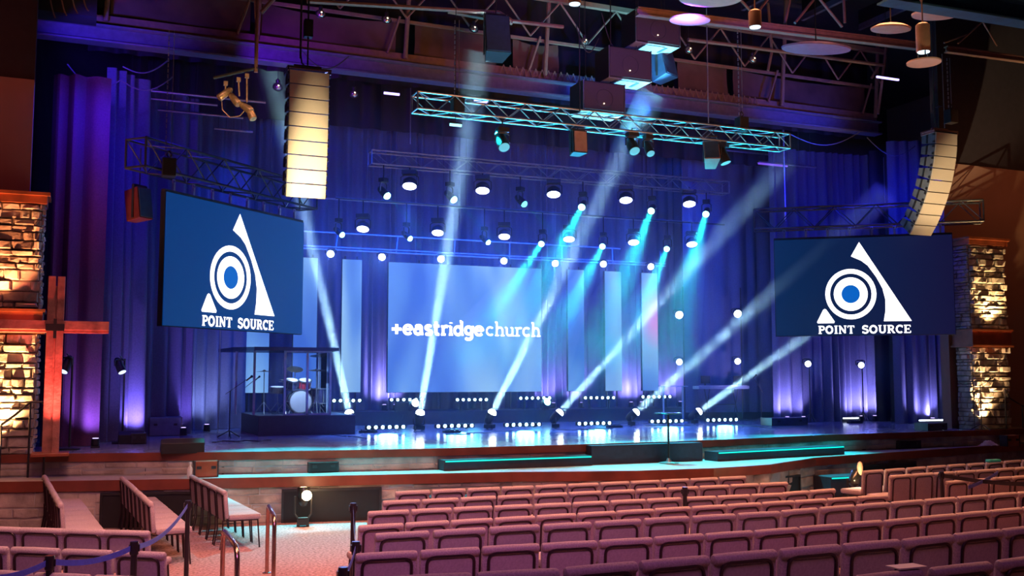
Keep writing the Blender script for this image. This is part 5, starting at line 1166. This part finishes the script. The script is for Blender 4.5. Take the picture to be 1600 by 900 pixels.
def row(pts, ztop, zf, label, s=.56, group='seats', n=None, miss=()):
    """chairs side by side along the line of their back tops; pts are points seen in the photo on that line"""
    P3 = [atz(x, y, ztop) for x, y in pts]; seg = [(b_ - a_).length for a_, b_ in zip(P3, P3[1:])]; L = sum(seg)
    n = n or max(1, round(L / s)); s = L / n if abs(L / n - s) < .06 else s
    for k in range(n):
        t = (k + .5) * s; i = 0
        while i < len(seg) - 1 and t > seg[i]: t -= seg[i]; i += 1
        d = (P3[i + 1] - P3[i]).normalized(); q = P3[i] + d * t
        if k in miss: continue
        c = chair0 if not first_used[0] else copy_thing(chair0)
        first_used[0] = True
        c['label'] = 'mauve padded chair, ' + label(k, n); c['group'] = group; c.location = (q.x, q.y, zf + random.uniform(-.0, .004)); c.rotation_euler = (0, 0, math.atan2(d.y, d.x) + random.uniform(-.012, .012))
lab = lambda rn: (lambda k, n: '%s from the aisle, %s row of the centre block' % (ORD[min(k, 24)], rn))
row([(615, 767), (1164, 743)], .86, 0, lab('front'), group='centre block chairs')
row([(595, 782), (1229, 752)], .86, 0, lab('second'), group='centre block chairs')
row([(572, 798), (1200, 770), (1302, 762)], .86, 0, lab('third'), group='centre block chairs')
row([(557, 820), (1200, 783), (1384, 772)], .86, 0, lab('fourth'), group='centre block chairs')
row([(581, 832), (1200, 798), (1400, 782), (1630, 764)], 1.06, .20, lab('fifth'), group='centre block chairs')
row([(552, 863), (1009, 838), (1200, 825), (1400, 809), (1640, 787)], 1.06, .20, lab('sixth'), group='centre block chairs')
row([(597, 898), (866, 885), (1099, 865), (1406, 840), (1630, 817)], 1.33, .47, lab('seventh'), group='centre block chairs')
row([(1190, 909), (1312, 899), (1512, 878), (1640, 863)], 1.33, .47, lambda k, n: '%s from the near end of the nearest row, bottom right corner' % ORD[k], group='centre block chairs')
rl = lambda rn: (lambda k, n: '%s from the far aisle in the %s row beyond it' % (ORD[k], rn))
row([(1344, 735), (1620, 716)], .86, 0, rl('front'), group='far block chairs')
row([(1387, 742), (1640, 726)], .86, 0, rl('second'), group='far block chairs')
row([(1474, 751), (1640, 739)], .86, 0, rl('third'), group='far block chairs')
ll = lambda rn: (lambda k, n: '%s from the picture edge, %s row of the left block' % (ORD[k], rn))
row([(-98, 820), (-16, 821), (236, 828)], .86, 0, ll('farthest'), group='left block chairs')
row([(-60, 850), (34, 853), (226, 860)], .86, 0, ll('middle'), group='left block chairs')
row([(-120, 884), (0, 889), (202, 898)], .86, 0, ll('nearest'), group='left block chairs')
sl_ = lambda rn: (lambda k, n: '%s from the stage in the %s side-facing row' % (ORD[k], rn))
row([(302, 741), (356, 766)], .86, 0, sl_('right-hand'), s=.56, group='side-facing chairs')
row([(194, 743), (241, 784)], .86, 0, sl_('middle'), s=.56, group='side-facing chairs')
row([(73, 741), (100, 786)], .86, 0, sl_('left-hand'), s=.56, group='side-facing chairs')

# belt stanchions
def post(px, py, label, zf=0.0, ztop=None):
    zt_ = ztop or 1.0 + zf; p = atz(px, py, zt_); o = thing('stanchion_post', label, 'stanchion', (p.x, p.y, zf), 0, 'belt stanchions'); H = zt_ - zf
    b = MB(); b.lathe([(.17, 0), (.175, .01), (.15, .022), (.04, .04)], (0, 0, 0), 24); b.build('base', post_m, o, smooth=True)
    b = MB(); b.cyl((0, 0, .03), (0, 0, H - .10), .029, n=16); b.build('pole', post_m, o, smooth=True)
    b = MB(); b.lathe([(.036, H - .12), (.04, H - .11), (.04, H - .015), (.036, H), (.01, H)], (0, 0, 0), 16); b.box((0, 0, H - .06), (.095, .05, .06)); b.build('belt_cassette', post_m, o)
    return Vector((p.x, p.y, zt_ - .06))
def belt(a, c, sg, label, m=belt_m, w_=.05):
    b = MB(); n = 14; vs = []; d = (c - a); a2 = a + d.normalized() * .045; c2 = c - d.normalized() * .045; nn = Vector((d.y, -d.x, 0)).normalized() * .0015
    for i in range(n + 1):
        t = i / n; q = a2 + (c2 - a2) * t - Vector((0, 0, sg * 4 * t * (1 - t))) - a
        for s in (-1, 1):
            for e_ in (-1, 1): vs.append(q + Vector((0, 0, w_ / 2 * s)) + nn * e_)
    fs = []
    for i in range(n):
        k = i * 4; fs += [(k, k + 4, k + 5, k + 1), (k + 2, k + 3, k + 7, k + 6), (k, k + 2, k + 6, k + 4), (k + 1, k + 5, k + 7, k + 3)]
    b.add(vs, fs); o = b.build('retractable_belt', m, loc=a); tag(o, label, 'belt')
s1 = post(294, 782, 'black belt post between the left block and the bronze handrails'); s2 = post(210, 846, 'black belt post at the end of the left block middle row'); s3 = post(78, 868, 'black belt post rising among the left block chairs'); 
belt(s1, s2, .10, 'blue belt sloping from the farthest left post to the middle one'); belt(s2, s3, .05, 'blue belt between the two nearer left posts')
s0 = Vector(atz(-40, 905, .94)); belt(s3, s0, .04, 'blue belt leaving the picture at the bottom left')
r1 = post(552, 786, 'black belt post at the start of the fourth centre row'); r2 = post(556, 846, 'black belt post at the start of the sixth centre row', 0); r3 = post(536, 886, 'short-looking belt post at the bottom edge by the centre aisle', 0)
belt(r2, r3, .05, 'blue belt hanging between the two nearest centre aisle posts'); belt(r1, r2, .05, 'dark belt along the ends of the centre rows', post_m)
post(1070, 761, 'black belt post alone between centre rows, right of the middle')
q1 = post(1471, 737, 'black belt post among the far block chairs', 0); q2 = Vector(atz(1640, 757, .94))
belt(q1, q2, .04, 'dark belt crossing the far block chairs', post_m, .06)
q3, q4 = atz(1512, 762, .92), atz(1560, 738, .92); belt(q3, q4, .02, 'thin blue belt crossing over the far block chairs')
# small printed tags and tissue boxes on the seats
for k, (px, py) in enumerate(((1394, 764), (1420, 763), (1479, 772))):
    p = atz(px, py, .55); o = thing('row_tag', 'small white numbered tag on the back of the %s marked far block chair' % ORD[k], 'tag', (p.x, p.y - .06, .55)); b = MB(); b.box((0, 0, 0), (.10, .006, .07)); b.build('card', white_m, o); b = MB(); b.box((0, -.005, 0), (.03, .004, .035)); b.build('print', darkmetal, o)
p = atz(1416, 884, 1.345); b = MB(); b.box((0, 0, .006), (.22, .12, .008)); o = b.build('folded_paper', white_m, loc=(p.x, p.y, 1.335)); tag(o, 'small white folded paper lying on top of a seventh row chair', 'paper')
p = atz(1552, 720, .9); b = MB(); b.box((0, 0, .03), (.30, .12, .06)); o = b.build('teal_bottle_box', mat('teal plastic', (.05, .5, .45), .4), loc=(p.x, p.y, .87), bevel=.02); tag(o, 'small teal box lying on the far block seat backs', 'box')

# ================================================================== HAZE over the stage (thin smoke; the beams get denser cones of their own)
hz = bpy.data.materials.new('stage haze'); hz.use_nodes = True; nt = hz.node_tree; nt.nodes.clear(); out = nt.nodes.new('ShaderNodeOutputMaterial'); vs_ = nt.nodes.new('ShaderNodeVolumeScatter')
vs_.inputs['Density'].default_value = .017; vs_.inputs['Anisotropy'].default_value = .25; vs_.inputs['Color'].default_value = (.9, .95, 1, 1); nt.links.new(vs_.outputs[0], out.inputs['Volume'])
b = MB(); b.prism([(-.9, 21.95), (24, 21.95), (24, 30.2), (-.9, 30.2)], 1.16, 9.3); o = b.build('stage_haze', hz); o['kind'] = 'stuff'; tag(o, 'thin blue haze filling the space over the stage', 'haze')
